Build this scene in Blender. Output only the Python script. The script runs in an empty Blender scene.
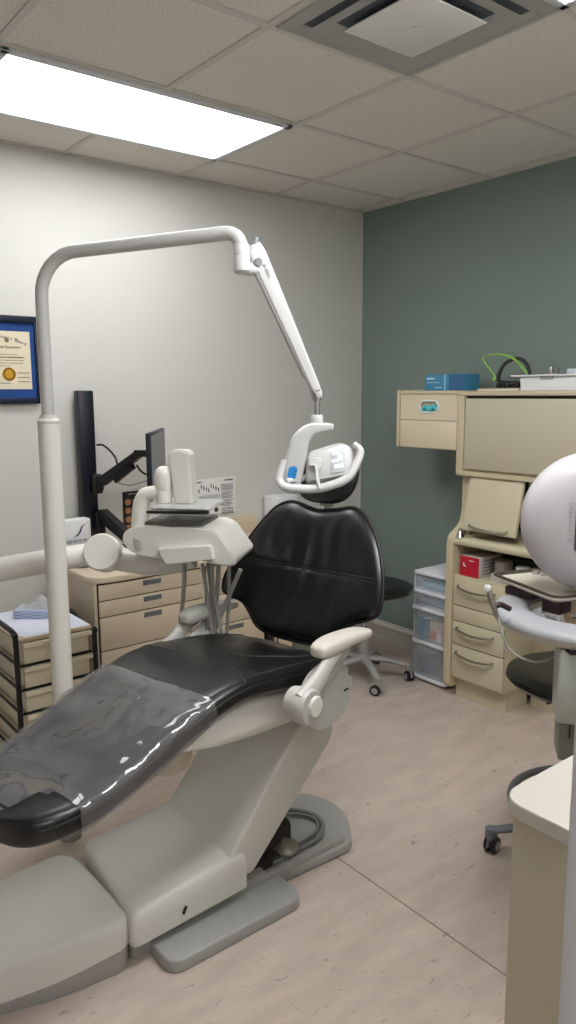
import bpy, bmesh, math, random
from mathutils import Vector, Matrix, noise
random.seed(7)
S = bpy.context.scene
COL = S.collection
PI = math.pi
RX, WY, CZ = 3.43, 3.555, 2.70          # green wall x, white wall y, ceiling z

# ---------------------------------------------------------------- materials
def lin(c):
    return tuple(((v/255)/12.92 if v/255 <= 0.04045 else (((v/255)+0.055)/1.055)**2.4) for v in c) + (1,)
MATS = {}
def mat(name, rgb, rough=0.5, metal=0.0, bump=0.0, bscale=40, spec=0.5, vary=0.0, vscale=6, coat=0.0, alpha=1.0, trans=0.0, emit=0.0, detail=4):
    if name in MATS: return MATS[name]
    m = bpy.data.materials.new(name); m.use_nodes = True
    nt = m.node_tree; b = nt.nodes['Principled BSDF']
    b.inputs['Base Color'].default_value = lin(rgb)
    b.inputs['Roughness'].default_value = rough
    b.inputs['Metallic'].default_value = metal
    b.inputs['Specular IOR Level'].default_value = spec
    b.inputs['Coat Weight'].default_value = coat
    b.inputs['Coat Roughness'].default_value = 0.1
    b.inputs['Alpha'].default_value = alpha
    b.inputs['Transmission Weight'].default_value = trans
    if emit:
        b.inputs['Emission Color'].default_value = lin(rgb); b.inputs['Emission Strength'].default_value = emit
    tc = nt.nodes.new('ShaderNodeTexCoord')
    if bump:
        n = nt.nodes.new('ShaderNodeTexNoise'); n.inputs['Scale'].default_value = bscale; n.inputs['Detail'].default_value = detail
        bp = nt.nodes.new('ShaderNodeBump'); bp.inputs['Strength'].default_value = bump; bp.inputs['Distance'].default_value = 0.01
        nt.links.new(tc.outputs['Object'], n.inputs['Vector']); nt.links.new(n.outputs['Fac'], bp.inputs['Height'])
        nt.links.new(bp.outputs['Normal'], b.inputs['Normal'])
    if vary:
        n = nt.nodes.new('ShaderNodeTexNoise'); n.inputs['Scale'].default_value = vscale; n.inputs['Detail'].default_value = 5
        mx = nt.nodes.new('ShaderNodeMix'); mx.data_type = 'RGBA'
        mx.inputs[6].default_value = lin(tuple(v*(1-vary) for v in rgb)); mx.inputs[7].default_value = lin(tuple(min(255, v*(1+vary)) for v in rgb))
        nt.links.new(tc.outputs['Object'], n.inputs['Vector']); nt.links.new(n.outputs['Fac'], mx.inputs[0])
        nt.links.new(mx.outputs[2], b.inputs['Base Color'])
    MATS[name] = m
    return m

white_wall = mat('white_wall_paint', (212, 211, 206), .7, bump=.08, bscale=160, vary=.01, vscale=1.2)
green_wall = mat('green_wall_paint', (124, 139, 133), .7, bump=.08, bscale=160, vary=.01, vscale=1.2)
trim_m = mat('white_trim', (205, 200, 192), .35)
tbar_m = mat('ceiling_grid_metal', (206, 201, 194), .6)
casing_m = mat('casing_grey', (196, 196, 200), .5)
chairw = mat('chair_white_plastic', (226, 224, 217), .32, coat=.15)
lampw = mat('lamp_white_plastic', (204, 204, 204), .28, coat=.3)
greyp = mat('chair_grey_plastic', (186, 186, 180), .42)
coverp = mat('base_cover_plastic', (208, 207, 200), .42)
darkgrey = mat('base_plate_grey', (160, 160, 157), .38)
skirt_m = mat('base_skirt_grey', (154, 153, 148), .45)
leather = mat('black_leather', (12, 12, 15), .34, bump=.3, bscale=11, coat=.06, detail=7)
leather_d = mat('black_leather_side', (9, 9, 11), .42, bump=.1, bscale=20)
piping_m = mat('black_piping', (7, 7, 8), .5)
stitch_m = mat('stitch_thread', (48, 48, 50), .6)
beige = mat('beige_laminate', (218, 205, 180), .42, vary=.012, vscale=3)
beige_l = mat('beige_laminate_left', (216, 200, 176), .42, vary=.012, vscale=3)
beige_e = mat('beige_edge', (196, 180, 152), .5)
cream = mat('cream_cabinet', (206, 197, 170), .4, vary=.012, vscale=3)
cream_up = mat('cream_upper_door', (196, 187, 164), .4)
cream_edge = mat('cream_side_panel', (203, 190, 162), .4)
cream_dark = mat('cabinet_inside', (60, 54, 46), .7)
gap_m = mat('dark_gap', (40, 36, 32), .8)
steel = mat('brushed_steel', (150, 146, 138), .34, metal=.9, bump=.03, bscale=120)
chrome = mat('chrome', (190, 190, 192), .12, metal=1)
alu = mat('grey_aluminium', (150, 152, 156), .4, metal=.6)
stoolgrey = mat('stool_base_grey', (160, 160, 158), .38)
ringgrey = mat('foot_ring_grey', (118, 122, 128), .4)
blackp = mat('black_plastic', (14, 15, 20), .42)
navy = mat('navy_black_metal', (17, 19, 34), .4)
screen_m = mat('monitor_screen', (112, 113, 118), .35)
hose_m = mat('grey_hose', (164, 162, 156), .45)
paper = mat('white_paper', (232, 232, 232), .7)
ink = mat('ink', (60, 60, 66), .8)
inkblue = mat('ink_navy', (36, 44, 88), .7)
redm = mat('red_card', (190, 22, 48), .5)
bluebox = mat('blue_card', (64, 138, 178), .5, vary=.08, vscale=25)
bluebox_d = mat('blue_card_dark', (48, 100, 146), .5)
teal = mat('teal_tissue', (70, 190, 200), .6)
bluest = mat('blue_sticker', (40, 140, 215), .4)
lime = mat('lime_band', (150, 200, 90), .45)
whitep = mat('white_plastic', (226, 227, 230), .4)
drum_m = mat('drum_white', (190, 186, 190), .42)
pad_m = mat('ring_pad_grey', (156, 156, 161), .5)
colgrey = mat('column_greenish_white', (184, 188, 180), .42)
maroon = mat('dark_maroon_plastic', (52, 30, 34), .5)
clearp = mat('clear_plastic', (205, 212, 222), .22, alpha=.22)
framew = mat('white_drawer_frame', (232, 233, 240), .4)
goldm = mat('gold_seal', (200, 150, 40), .4, metal=.3)
bluemat = mat('blue_mat_board', (24, 68, 136), .8, bump=.1, bscale=300)
parch = mat('parchment', (228, 216, 190), .7)
darkframe = mat('dark_navy_frame', (24, 30, 50), .35)
orange_m = mat('orange_badge', (188, 132, 94), .6)
lens_m = mat('lamp_lens_clear', (200, 204, 208), .12, spec=.8, coat=.5)
greypad = mat('dark_grey_pad', (112, 110, 104), .5)

def mat_ceiling():
    m = bpy.data.materials.new('acoustic_tile'); m.use_nodes = True; nt = m.node_tree; b = nt.nodes['Principled BSDF']
    b.inputs['Roughness'].default_value = .9
    tc = nt.nodes.new('ShaderNodeTexCoord')
    n = nt.nodes.new('ShaderNodeTexNoise'); n.inputs['Scale'].default_value = 150; n.inputs['Detail'].default_value = 6
    r = nt.nodes.new('ShaderNodeValToRGB'); r.color_ramp.elements[0].position = .36; r.color_ramp.elements[1].position = .58
    r.color_ramp.elements[0].color = lin((208, 203, 195)); r.color_ramp.elements[1].color = lin((232, 227, 219))
    nt.links.new(tc.outputs['Object'], n.inputs['Vector']); nt.links.new(n.outputs['Fac'], r.inputs[0]); nt.links.new(r.outputs[0], b.inputs['Base Color'])
    bp = nt.nodes.new('ShaderNodeBump'); bp.inputs['Strength'].default_value = .35; bp.inputs['Distance'].default_value = .004
    nt.links.new(n.outputs['Fac'], bp.inputs['Height']); nt.links.new(bp.outputs['Normal'], b.inputs['Normal'])
    return m
def mat_floor():
    m = bpy.data.materials.new('vinyl_floor'); m.use_nodes = True; nt = m.node_tree; b = nt.nodes['Principled BSDF']
    b.inputs['Roughness'].default_value = .42; b.inputs['Specular IOR Level'].default_value = .35
    tc = nt.nodes.new('ShaderNodeTexCoord')
    mp = nt.nodes.new('ShaderNodeMapping'); mp.inputs['Rotation'].default_value = (0, 0, .12); mp.inputs['Scale'].default_value = (1, 2.6, 1)
    nt.links.new(tc.outputs['Object'], mp.inputs['Vector'])
    n1 = nt.nodes.new('ShaderNodeTexNoise'); n1.inputs['Scale'].default_value = 5; n1.inputs['Detail'].default_value = 8; n1.inputs['Roughness'].default_value = .65
    n2 = nt.nodes.new('ShaderNodeTexNoise'); n2.inputs['Scale'].default_value = 20; n2.inputs['Detail'].default_value = 6; n2.inputs['Distortion'].default_value = .6
    nt.links.new(mp.outputs[0], n1.inputs['Vector']); nt.links.new(mp.outputs[0], n2.inputs['Vector'])
    r1 = nt.nodes.new('ShaderNodeValToRGB'); e = r1.color_ramp.elements
    e[0].position = .32; e[0].color = lin((184, 168, 158)); e[1].position = .68; e[1].color = lin((204, 189, 178))
    r2 = nt.nodes.new('ShaderNodeValToRGB'); e = r2.color_ramp.elements
    e[0].position = .62; e[0].color = (0, 0, 0, 1); e[1].position = .74; e[1].color = (1, 1, 1, 1)
    nt.links.new(n1.outputs['Fac'], r1.inputs[0]); nt.links.new(n2.outputs['Fac'], r2.inputs[0])
    mx = nt.nodes.new('ShaderNodeMix'); mx.data_type = 'RGBA'
    mx.inputs[7].default_value = lin((142, 130, 130))
    ml = nt.nodes.new('ShaderNodeMath'); ml.operation = 'MULTIPLY'; ml.inputs[1].default_value = .75
    nt.links.new(r2.outputs[0], ml.inputs[0]); nt.links.new(ml.outputs[0], mx.inputs[0]); nt.links.new(r1.outputs[0], mx.inputs[6])
    nt.links.new(mx.outputs[2], b.inputs['Base Color'])
    return m
def mat_plastic_cover():
    m = bpy.data.materials.new('clear_vinyl_sleeve'); m.use_nodes = True; nt = m.node_tree
    for nd in list(nt.nodes): nt.nodes.remove(nd)
    out = nt.nodes.new('ShaderNodeOutputMaterial'); mix = nt.nodes.new('ShaderNodeMixShader')
    tr = nt.nodes.new('ShaderNodeBsdfTransparent'); pr = nt.nodes.new('ShaderNodeBsdfPrincipled')
    pr.inputs['Base Color'].default_value = lin((120, 118, 120)); pr.inputs['Roughness'].default_value = .07; pr.inputs['Specular IOR Level'].default_value = 1.0
    pr.inputs['Coat Weight'].default_value = 1; pr.inputs['Coat Roughness'].default_value = .03
    tc = nt.nodes.new('ShaderNodeTexCoord')
    n = nt.nodes.new('ShaderNodeTexNoise'); n.inputs['Scale'].default_value = 4.2; n.inputs['Detail'].default_value = 1.6; n.inputs['Distortion'].default_value = 1.2
    bp = nt.nodes.new('ShaderNodeBump'); bp.inputs['Strength'].default_value = .55; bp.inputs['Distance'].default_value = .03
    nt.links.new(tc.outputs['Object'], n.inputs['Vector']); nt.links.new(n.outputs['Fac'], bp.inputs['Height']); nt.links.new(bp.outputs['Normal'], pr.inputs['Normal'])
    nt.links.new(bp.outputs['Normal'], pr.inputs['Coat Normal'])
    mix.inputs[0].default_value = .42
    nt.links.new(tr.outputs[0], mix.inputs[1]); nt.links.new(pr.outputs[0], mix.inputs[2]); nt.links.new(mix.outputs[0], out.inputs[0])
    return m
def mat_emit(name, rgb, st):
    m = bpy.data.materials.new(name); m.use_nodes = True; nt = m.node_tree; b = nt.nodes['Principled BSDF']
    b.inputs['Base Color'].default_value = (1, 1, 1, 1); b.inputs['Emission Color'].default_value = lin(rgb); b.inputs['Emission Strength'].default_value = st
    return m

# ---------------------------------------------------------------- mesh helpers
def merge(bm, t):
    me = bpy.data.meshes.new('t'); t.to_mesh(me); bm.from_mesh(me); bpy.data.meshes.remove(me); t.free()
def box(bm, x0, x1, y0, y1, z0, z1, bev=0.0, seg=2, M=None):
    t = bmesh.new()
    bmesh.ops.create_cube(t, size=1, matrix=Matrix.Translation(((x0+x1)/2, (y0+y1)/2, (z0+z1)/2)) @ Matrix.Diagonal((abs(x1-x0), abs(y1-y0), abs(z1-z0), 1)))
    if bev: bmesh.ops.bevel(t, geom=t.edges[:], offset=bev, segments=seg, affect='EDGES', profile=.5, clamp_overlap=True)
    if M: t.transform(M)
    merge(bm, t)
def rounded(pts, r, n=5):
    """round the corners of a 2-D polygon; r is one radius or one per corner"""
    out = []; N = len(pts)
    for i, p in enumerate(pts):
        ri = r[i] if isinstance(r, (list, tuple)) else r
        p = Vector(p); a = (Vector(pts[i-1])-p); b = (Vector(pts[(i+1) % N])-p)
        if ri <= 0: out.append(tuple(p)); continue
        d = min(ri, a.length*.49, b.length*.49)
        A = p+a.normalized()*d; B = p+b.normalized()*d
        for k in range(n+1):
            t = k/n; out.append(tuple(A*(1-t)**2+p*2*t*(1-t)+B*t*t))
    return out
def prism(bm, pts, h0, h1, axis='z', bev=0.0, seg=2, M=None):
    """extrude a 2-D outline. axis z: (x,y); axis y: (x,z); axis x: (y,z)"""
    t = bmesh.new()
    def P(p, h): return {'z': (p[0], p[1], h), 'y': (p[0], h, p[1]), 'x': (h, p[0], p[1])}[axis]
    a = [t.verts.new(P(p, h0)) for p in pts]; b = [t.verts.new(P(p, h1)) for p in pts]
    f0 = t.faces.new(a); f1 = t.faces.new(b[::-1])
    N = len(pts)
    for i in range(N): t.faces.new((a[i], b[i], b[(i+1) % N], a[(i+1) % N]))
    bmesh.ops.recalc_face_normals(t, faces=t.faces[:])
    if bev:
        es = list(set(f0.edges[:]+f1.edges[:]))
        bmesh.ops.bevel(t, geom=es, offset=bev, segments=seg, affect='EDGES', profile=.5, clamp_overlap=True)
    if M: t.transform(M)
    merge(bm, t)
def smoothpath(pts, n=8):
    pts = [Vector(p) for p in pts]
    if len(pts) < 3: return pts
    P = [pts[0]*2-pts[1]]+pts+[pts[-1]*2-pts[-2]]; out = []
    for i in range(1, len(P)-2):
        for k in range(n):
            t = k/n; a, b, c, d = P[i-1], P[i], P[i+1], P[i+2]
            out.append(.5*((2*b)+(-a+c)*t+(2*a-5*b+4*c-d)*t*t+(-a+3*b-3*c+d)*t**3))
    out.append(pts[-1]); return out
def tube(bm, pts, r, n=12, smooth=True, flat=1.0, caps=True, up=(0, 0, 1), k=8):
    """sweep; r is a radius or list per control point; flat squashes along the frame's second axis"""
    cp = [Vector(p) for p in pts]
    path = smoothpath(cp, k) if smooth else cp
    M = len(path)
    def rad(i):
        if not isinstance(r, (list, tuple)): return r
        u = i/(M-1)*(len(r)-1); j = min(int(u), len(r)-2); return r[j]*(1-(u-j))+r[j+1]*(u-j)
    rings = []; prev = None
    for i, p in enumerate(path):
        d = (path[min(i+1, M-1)]-path[max(i-1, 0)]).normalized()
        if prev is None:
            u = Vector(up)
            if abs(d.dot(u)) > .95: u = Vector((1, 0, 0)) if abs(d.x) < .9 else Vector((0, 1, 0))
            s = d.cross(u).normalized()
        else:
            s = (prev-d*prev.dot(d)).normalized()
        prev = s; v = s.cross(d).normalized(); R = rad(i)
        rings.append([bm.verts.new(p+s*math.cos(2*PI*j/n)*R+v*math.sin(2*PI*j/n)*R*flat) for j in range(n)])
    for a, b in zip(rings, rings[1:]):
        for j in range(n): bm.faces.new((a[j], a[(j+1) % n], b[(j+1) % n], b[j]))
    if caps: bm.faces.new(rings[0][::-1]); bm.faces.new(rings[-1])
def lathe(bm, prof, c=(0, 0, 0), n=32, M=None, axis='z'):
    """prof: (r,h) from bottom to top"""
    t = bmesh.new(); rings = []
    for r, h in prof:
        rings.append([t.verts.new((r*math.cos(2*PI*j/n), r*math.sin(2*PI*j/n), h)) for j in range(n)] if r > 1e-6 else [t.verts.new((0, 0, h))])
    for a, b in zip(rings, rings[1:]):
        if len(a) == 1 and len(b) == 1: continue
        for j in range(n):
            if len(a) == 1: t.faces.new((a[0], b[(j+1) % n], b[j]))
            elif len(b) == 1: t.faces.new((a[j], a[(j+1) % n], b[0]))
            else: t.faces.new((a[j], a[(j+1) % n], b[(j+1) % n], b[j]))
    if len(rings[0]) > 1: t.faces.new(rings[0][::-1])
    if len(rings[-1]) > 1: t.faces.new(rings[-1])
    X = Matrix.Translation(c)
    if axis == 'x': X = X @ Matrix.Rotation(PI/2, 4, 'Y')
    if axis == 'y': X = X @ Matrix.Rotation(-PI/2, 4, 'X')
    t.transform(X if M is None else X @ M)
    bmesh.ops.recalc_face_normals(t, faces=t.faces[:])
    merge(bm, t)
def loft(bm, rings, close=True):
    R = [[bm.verts.new(p) for p in ring] for ring in rings]; n = len(R[0])
    for a, b in zip(R, R[1:]):
        for j in range(n): bm.faces.new((a[j], a[(j+1) % n], b[(j+1) % n], b[j]))
    if close:
        bm.faces.new(R[0][::-1]); bm.faces.new(R[-1])
def sq(c, s, p):   # signed power
    return math.copysign(abs(c)**p, s)
def superring(ax, ay, p, n=32):
    return [(ax*sq(math.cos(t), math.cos(t), p), ay*sq(math.sin(t), math.sin(t), p)) for t in (2*PI*j/n for j in range(n))]

def wloc(o):
    v = Vector((0, 0, 0))
    while o is not None: v += Vector(o.location); o = o.parent
    return v
def obj(name, bm, m, parent=None, thr=38, label=None, recalc=True, flat=False):
    if recalc: bmesh.ops.recalc_face_normals(bm, faces=bm.faces[:])
    if parent is not None: bm.transform(Matrix.Translation(-wloc(parent)))
    for f in bm.faces: f.smooth = not flat
    for e in bm.edges:
        if len(e.link_faces) == 2: e.smooth = e.calc_face_angle(0) < math.radians(thr)
    me = bpy.data.meshes.new(name); bm.to_mesh(me); bm.free()
    me.materials.append(m)
    o = bpy.data.objects.new(name, me); COL.objects.link(o)
    if parent is not None: o.parent = parent
    if label: o['label'] = label
    return o
def thing(name, label, cat, loc, group=None):
    o = bpy.data.objects.new(name, None); COL.objects.link(o); o.location = loc; o.empty_display_size = .05
    o['label'] = label; o['category'] = cat
    if group: o['group'] = group
    return o
def tag(o, label, cat, group=None):
    o['label'] = label; o['category'] = cat
    if group: o['group'] = group
    return o
def struct(name, bm, m, **k):
    o = obj(name, bm, m, **k); o['kind'] = 'structure'; return o
def B(): return bmesh.new()
def bx(name, m, parent, *a, bev=0.0, label=None, seg=2):
    bm = B(); box(bm, *a, bev=bev, seg=seg); return obj(name, bm, m, parent, label=label)
def text_obj(name, body, size, M, m, parent, extrude=.0004, align='CENTER', spacing=1.0):
    c = bpy.data.curves.new('txt', 'FONT'); c.body = body; c.size = size; c.extrude = extrude; c.align_x = align; c.space_character = spacing
    c.resolution_u = 2
    t = bpy.data.objects.new('txt', c); COL.objects.link(t)
    me = bpy.data.meshes.new_from_object(t)
    bpy.data.objects.remove(t); bpy.data.curves.remove(c)
    me.transform(M)
    if parent is not None: me.transform(Matrix.Translation(-wloc(parent)))
    me.materials.clear(); me.materials.append(m); me.name = name
    o = bpy.data.objects.new(name, me); COL.objects.link(o)
    if parent is not None: o.parent = parent
    return o
def on_y(x, y, z):      # text lying on a plane facing -Y (reads left to right along +X)
    return Matrix.Translation((x, y, z)) @ Matrix.Rotation(PI/2, 4, 'X')
def on_x(x, y, z):      # text on a plane facing -X (reads along -Y)
    return Matrix.Translation((x, y, z)) @ Matrix.Rotation(-PI/2, 4, 'Z') @ Matrix.Rotation(PI/2, 4, 'X')
def frame_mat(origin, xdir, zdir=(0, 0, 1)):
    x = Vector(xdir).normalized(); z = Vector(zdir).normalized(); y = z.cross(x).normalized(); z = x.cross(y).normalized()
    M = Matrix((x, y, z)).transposed().to_4x4(); M.translation = Vector(origin); return M

# ================================================================ SETTING
XL, YF = -1.3, .25
bm = B(); box(bm, XL-.1, RX+.1, -1.9, WY+.1, -.1, 0); struct('floor', bm, mat_floor())
bm = B(); box(bm, 1.632, 1.637, .35, 3.5, -.002, .0006); struct('trim_1', bm, mat('floor_seam', (138, 122, 112), .6))
bm = B(); box(bm, XL-.1, RX+.1, WY, WY+.1, 0, CZ); struct('wall_back', bm, white_wall)
bm = B(); box(bm, RX, RX+.1, -1.9, WY, 0, CZ); struct('wall_right', bm, green_wall)
bm = B(); box(bm, XL-.1, XL, -1.9, WY, 0, CZ); struct('wall_left', bm, white_wall)
bm = B(); box(bm, .66, RX, YF-.09, YF+.07, 0, CZ); box(bm, XL, -.42, YF-.09, YF+.07, 0, CZ); box(bm, -.42, .66, YF-.09, YF+.07, 2.1, CZ); struct('wall_front', bm, white_wall)
bm = B(); box(bm, XL, RX, -1.9, -1.8, 0, CZ); struct('wall_hallway', bm, white_wall)
# door casing at the right edge of the doorway
bm = B(); box(bm, .607, .70, YF+.06, YF+.099, 0, 2.16, bev=.004); box(bm, .635, .66, YF-.10, YF+.08, 0, 2.1, bev=.003)
struct('trim_2', bm, casing_m)
bm = B(); box(bm, -.48, -.40, YF+.06, YF+.099, 0, 2.16, bev=.004); box(bm, -.48, .70, YF+.06, YF+.099, 2.1, 2.18, bev=.004); struct('trim_3', bm, casing_m)
# ceiling: acoustic tiles with an exposed grid
bm = B()
box(bm, XL-.1, RX+.1, -1.9, WY+.1, CZ, CZ+.1)
struct('ceiling', bm, mat_ceiling())
gx = [2.12+.61*k for k in range(-6, 3)]; gy = [1.985+.61*k for k in range(-6, 3)]
bm = B()
for x in gx:
    if XL < x < RX: box(bm, x-.012, x+.012, -1.8, WY, CZ-.006, CZ+.002)
for y in gy:
    if -1.8 < y < WY: box(bm, XL, RX, y-.012, y+.012, CZ-.0065, CZ+.002)
box(bm, XL, RX, WY-.022, WY, CZ-.006, CZ+.002); box(bm, RX-.022, RX, -1.8, WY, CZ-.006, CZ+.002)
struct('trim_4', bm, tbar_m)
def troffer(x0, x1, y0, y1, label, st):
    t = thing('ceiling_light', label, 'ceiling light', ((x0+x1)/2, (y0+y1)/2, CZ-.02), 'fluorescent panels in the ceiling grid')
    bm = B()
    w = .028
    for a in ((x0, x1, y0, y0+w), (x0, x1, y1-w, y1), (x0, x0+w, y0, y1), (x1-w, x1, y0, y1)): box(bm, *a, CZ-.018, CZ-.001, bev=.003)
    obj('frame', bm, mat('troffer_frame', (210, 212, 216), .4), t)
    bm = B(); box(bm, x0+w, x1-w, y0+w, y1-w, CZ-.013, CZ-.004); obj('diffuser', bm, mat_emit('light_diffuser', (250, 251, 251), st), t)
LS = 11.0
troffer(.915, 2.105, 2.605, 3.19, 'large glowing rectangular ceiling light panel above the white wall side, at top left', LS*.62)
troffer(.900, 2.105, .775, 1.37, 'second ceiling light panel, only a bright corner showing at the top right edge', LS*1.35)
troffer(-.35, .85, -1.15, -.55, 'added fill light panel in the unseen hallway outside the doorway', LS*1.4)  # added out of view as front fill for the chair and near counter
# air diffuser
t = thing('air_vent', 'square white stepped air diffuser set in the ceiling grid', 'air vent', (1.825, 1.68, CZ-.02))
def sqring(bm, c, r0, z0, r1, z1, th=.004):
    t2 = bmesh.new(); a = []; b = []
    for (sx, sy) in ((-1, -1), (1, -1), (1, 1), (-1, 1)):
        a.append(t2.verts.new((c[0]+sx*r0, c[1]+sy*r0, z0))); b.append(t2.verts.new((c[0]+sx*r1, c[1]+sy*r1, z1)))
    for i in range(4): t2.faces.new((a[i], a[(i+1) % 4], b[(i+1) % 4], b[i]))
    ex = bmesh.ops.solidify(t2, geom=t2.faces[:], thickness=th); merge(bm, t2)
vm = mat('vent_white_metal', (226, 226, 222), .45)
c = (1.825, 1.68)
bm = B(); sqring(bm, c, .293, CZ-.008, .255, CZ-.012); sqring(bm, c, .255, CZ-.012, .235, CZ-.003); obj('frame', bm, vm, t)
bm = B(); sqring(bm, c, .225, CZ-.020, .165, CZ-.004); obj('louvre', bm, vm, t)
bm = B(); sqring(bm, c, .150, CZ-.026, .120, CZ-.012); box(bm, c[0]-.148, c[0]+.148, c[1]-.148, c[1]+.148, CZ-.030, CZ-.025, bev=.002); obj('centre_plate', bm, vm, t)
bm = B(); box(bm, c[0]-.24, c[0]+.24, c[1]-.24, c[1]+.24, CZ-.003, CZ-.001); obj('throat', bm, mat('vent_throat', (90, 95, 104), .7), t)
bm = B(); lathe(bm, [(.012, -.004), (.012, 0), (.008, .0)], (c[0], c[1], CZ-.0295), 16); obj('screw', bm, vm, t)
# baseboards
def baseboard(name, a, b):
    bm = B()
    if a[0] == b[0]:   # along y on green wall
        pr = [(RX, 0), (RX-.014, 0), (RX-.016, .03), (RX-.013, .036), (RX-.013, .09), (RX-.019, .098), (RX-.019, .112), (RX-.01, .122), (RX-.006, .135), (RX, .135)]
        prism(bm, pr, a[1], b[1], 'y')
    else:
        pr = [(WY, 0), (WY-.014, 0), (WY-.016, .03), (WY-.013, .036), (WY-.013, .09), (WY-.019, .098), (WY-.019, .112), (WY-.01, .122), (WY-.006, .135), (WY, .135)]
        prism(bm, pr, a[0], b[0], 'x')
    struct(name, bm, trim_m, thr=20)
baseboard('baseboard_right', (RX, 2.52), (RX, WY))
baseboard('baseboard_back', (XL, WY), (RX-.02, WY))

# ================================================================ LEFT WORKTOP AND CABINETS (white wall)
FY = 3.06
CTX0, CTX1 = 1.328, 2.80
pts = rounded([(CTX0, FY-.015), (CTX1, FY-.015), (CTX1, WY-.002), (CTX0, WY-.002)], [.10, .02, 0, 0], 8)
bm = B(); prism(bm, pts, .772, .80, 'z', bev=.004); tag(obj('worktop', bm, beige_l), 'long beige laminate worktop with rounded corner along the white wall', 'worktop')
bm = B(); box(bm, 1.93, 2.57, WY-.022, WY-.002, .8, .905, bev=.003); tag(obj('splashback', bm, beige_l), 'low beige upstand panel at the back of the beige worktop', 'splashback')
def drawer_cabinet(x0, x1, label, zs, handles=True):
    t = thing('drawer_cabinet', label, 'cabinet', ((x0+x1)/2, FY+.25, 0), 'beige drawer cabinets under the worktop')
    bm = B(); box(bm, x0, x1, FY+.012, WY-.02, .08, .771); box(bm, x0+.01, x1-.01, FY+.06, WY-.02, 0, .08); obj('body', bm, beige_l, t)
    bm = B(); box(bm, x0+.014, x1-.014, FY+.006, FY+.0125, .085, .768); obj('gap_shade_plate', bm, gap_m, t)  # dark plate paints the shade seen between the drawer fronts
    for z0, z1 in zs:
        d = bx('drawer', beige_l, t, x0+.018, x1-.004, FY-.002, FY+.010, z0+.0025, z1-.0025, bev=.0015)
        if handles:
            cx = x0+(x1-x0)*.505; zt = z1-.012
            bm = B(); box(bm, cx-.046, cx+.046, FY-.0045, FY-.001, zt-.024, zt, bev=.001); box(bm, cx-.043, cx+.043, FY-.009, FY-.002, zt-.007, zt-.001, bev=.001)
            obj('recessed_pull', bm, mat('pull_grey', (132, 136, 142), .35, metal=.5), d)
    return t
drawer_cabinet(1.345, 1.900, 'beige drawer cabinet with grey pulls at the worktop left end', [(.69, .766), (.615, .69), (.46, .615), (.295, .46), (.09, .295)])
drawer_cabinet(1.904, 2.27, 'beige drawer cabinet seen behind the hanging hoses', [(.69, .766), (.615, .69), (.46, .615), (.295, .46), (.09, .295)])
drawer_cabinet(2.345, 2.575, 'beige cabinet right of the dark slot, behind the chair back', [(.62, .766), (.09, .62)], False)
bm = B(); box(bm, 2.772, 2.79, 3.26, WY-.03, 0, .771, bev=.002); tag(obj('end_panel', bm, beige_l), 'beige end panel holding up the far right end of the worktop', 'panel')
bx_o = B(); box(bx_o, 2.285, 2.33, FY+.0, WY-.03, 0, .765, bev=.004); tag(obj('dark_gap_panel', bx_o, blackp), 'narrow black panel standing in for the shaded gap between the beige cabinets', 'panel')  # black colour stands in for the shade in the gap between cabinets

# box with curved mark and word
t = thing('toothpaste_box', 'white carton with a curved navy mark standing on the worktop', 'box', (1.47, 3.44, .80))
bx('carton', paper, t, 1.345, 1.490, 3.40, 3.465, .80, 1.010, bev=.006)
bm = B(); tube(bm, [(1.402, 3.3985, .930), (1.420, 3.3985, .936), (1.434, 3.3985, .952), (1.442, 3.3985, .972), (1.462, 3.3985, .986)], [.0008, .0035, .0042, .003, .0008], 8, flat=1); obj('curved_mark', bm, inkblue, t)
text_obj('lettering', 'SENSODYNE', .0215, on_y(1.425, 3.3985, .900), inkblue, t)
bm = B(); lathe(bm, [(0, 0), (.055, 0), (.06, .01), (.06, .045), (.052, .055), (0, .055)], (1.405, 3.335, .8005), 32); tag(obj('round_pot', bm, mat('grey_disc', (92, 92, 104), .5)), 'low dark grey round pot standing in front of the white carton', 'pot')

# wall-mounted monitor column with two arms
t = thing('monitor_mount', 'tall black upright column with two black arms against the white wall', 'monitor mount', (1.515, 3.45, .80))
bm = B(); box(bm, 1.486, 1.566, 3.47, 3.53, .94, 1.615, bev=.008); obj('column', bm, navy, t)
bm = B(); box(bm, 1.535, 1.585, 3.44, 3.52, .805, 1.03, bev=.006); box(bm, 1.50, 1.60, 3.43, 3.53, .801, .812, bev=.003); obj('lower_bracket', bm, blackp, t)
bm = B(); box(bm, 1.525, 1.572, 3.42, 3.475, 1.12, 1.215, bev=.008); tube(bm, [(1.553, 3.41, 1.14), (1.553, 3.41, 1.21)], .016, 14, smooth=False); obj('upper_bracket', bm, blackp, t)
def arm_box(bm, a, b, w, h0, h1, bev=.006):
    a = Vector(a); b = Vector(b); L = (b-a).length; M = frame_mat(a, b-a)
    prism(bm, [(0, -h0), (L, -h1), (L, h1), (0, h0)], -w, w, 'y', bev=bev, M=M)
bm = B(); arm_box(bm, (1.545, 3.37, 1.185), (1.655, 3.19, 1.325), .022, .024, .018); arm_box(bm, (1.58, 3.31, 1.195), (1.635, 3.22, 1.265), .016, .018, .014); obj('upper_arm', bm, blackp, t)
bm = B(); arm_box(bm, (1.635, 3.20, 1.325), (1.675, 3.15, 1.325), .018, .015, .015, .004); tube(bm, [(1.665, 3.16, 1.32), (1.685, 3.135, 1.32)], .012, 14, smooth=False); obj('arm_joint', bm, blackp, t)
bm = B(); tube(bm, [(1.575, 3.46, .975), (1.575, 3.46, 1.035)], .02, 14, smooth=False); arm_box(bm, (1.570, 3.44, 1.015), (1.66, 3.20, .86), .022, .032, .024); obj('lower_arm', bm, blackp, t)
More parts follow.
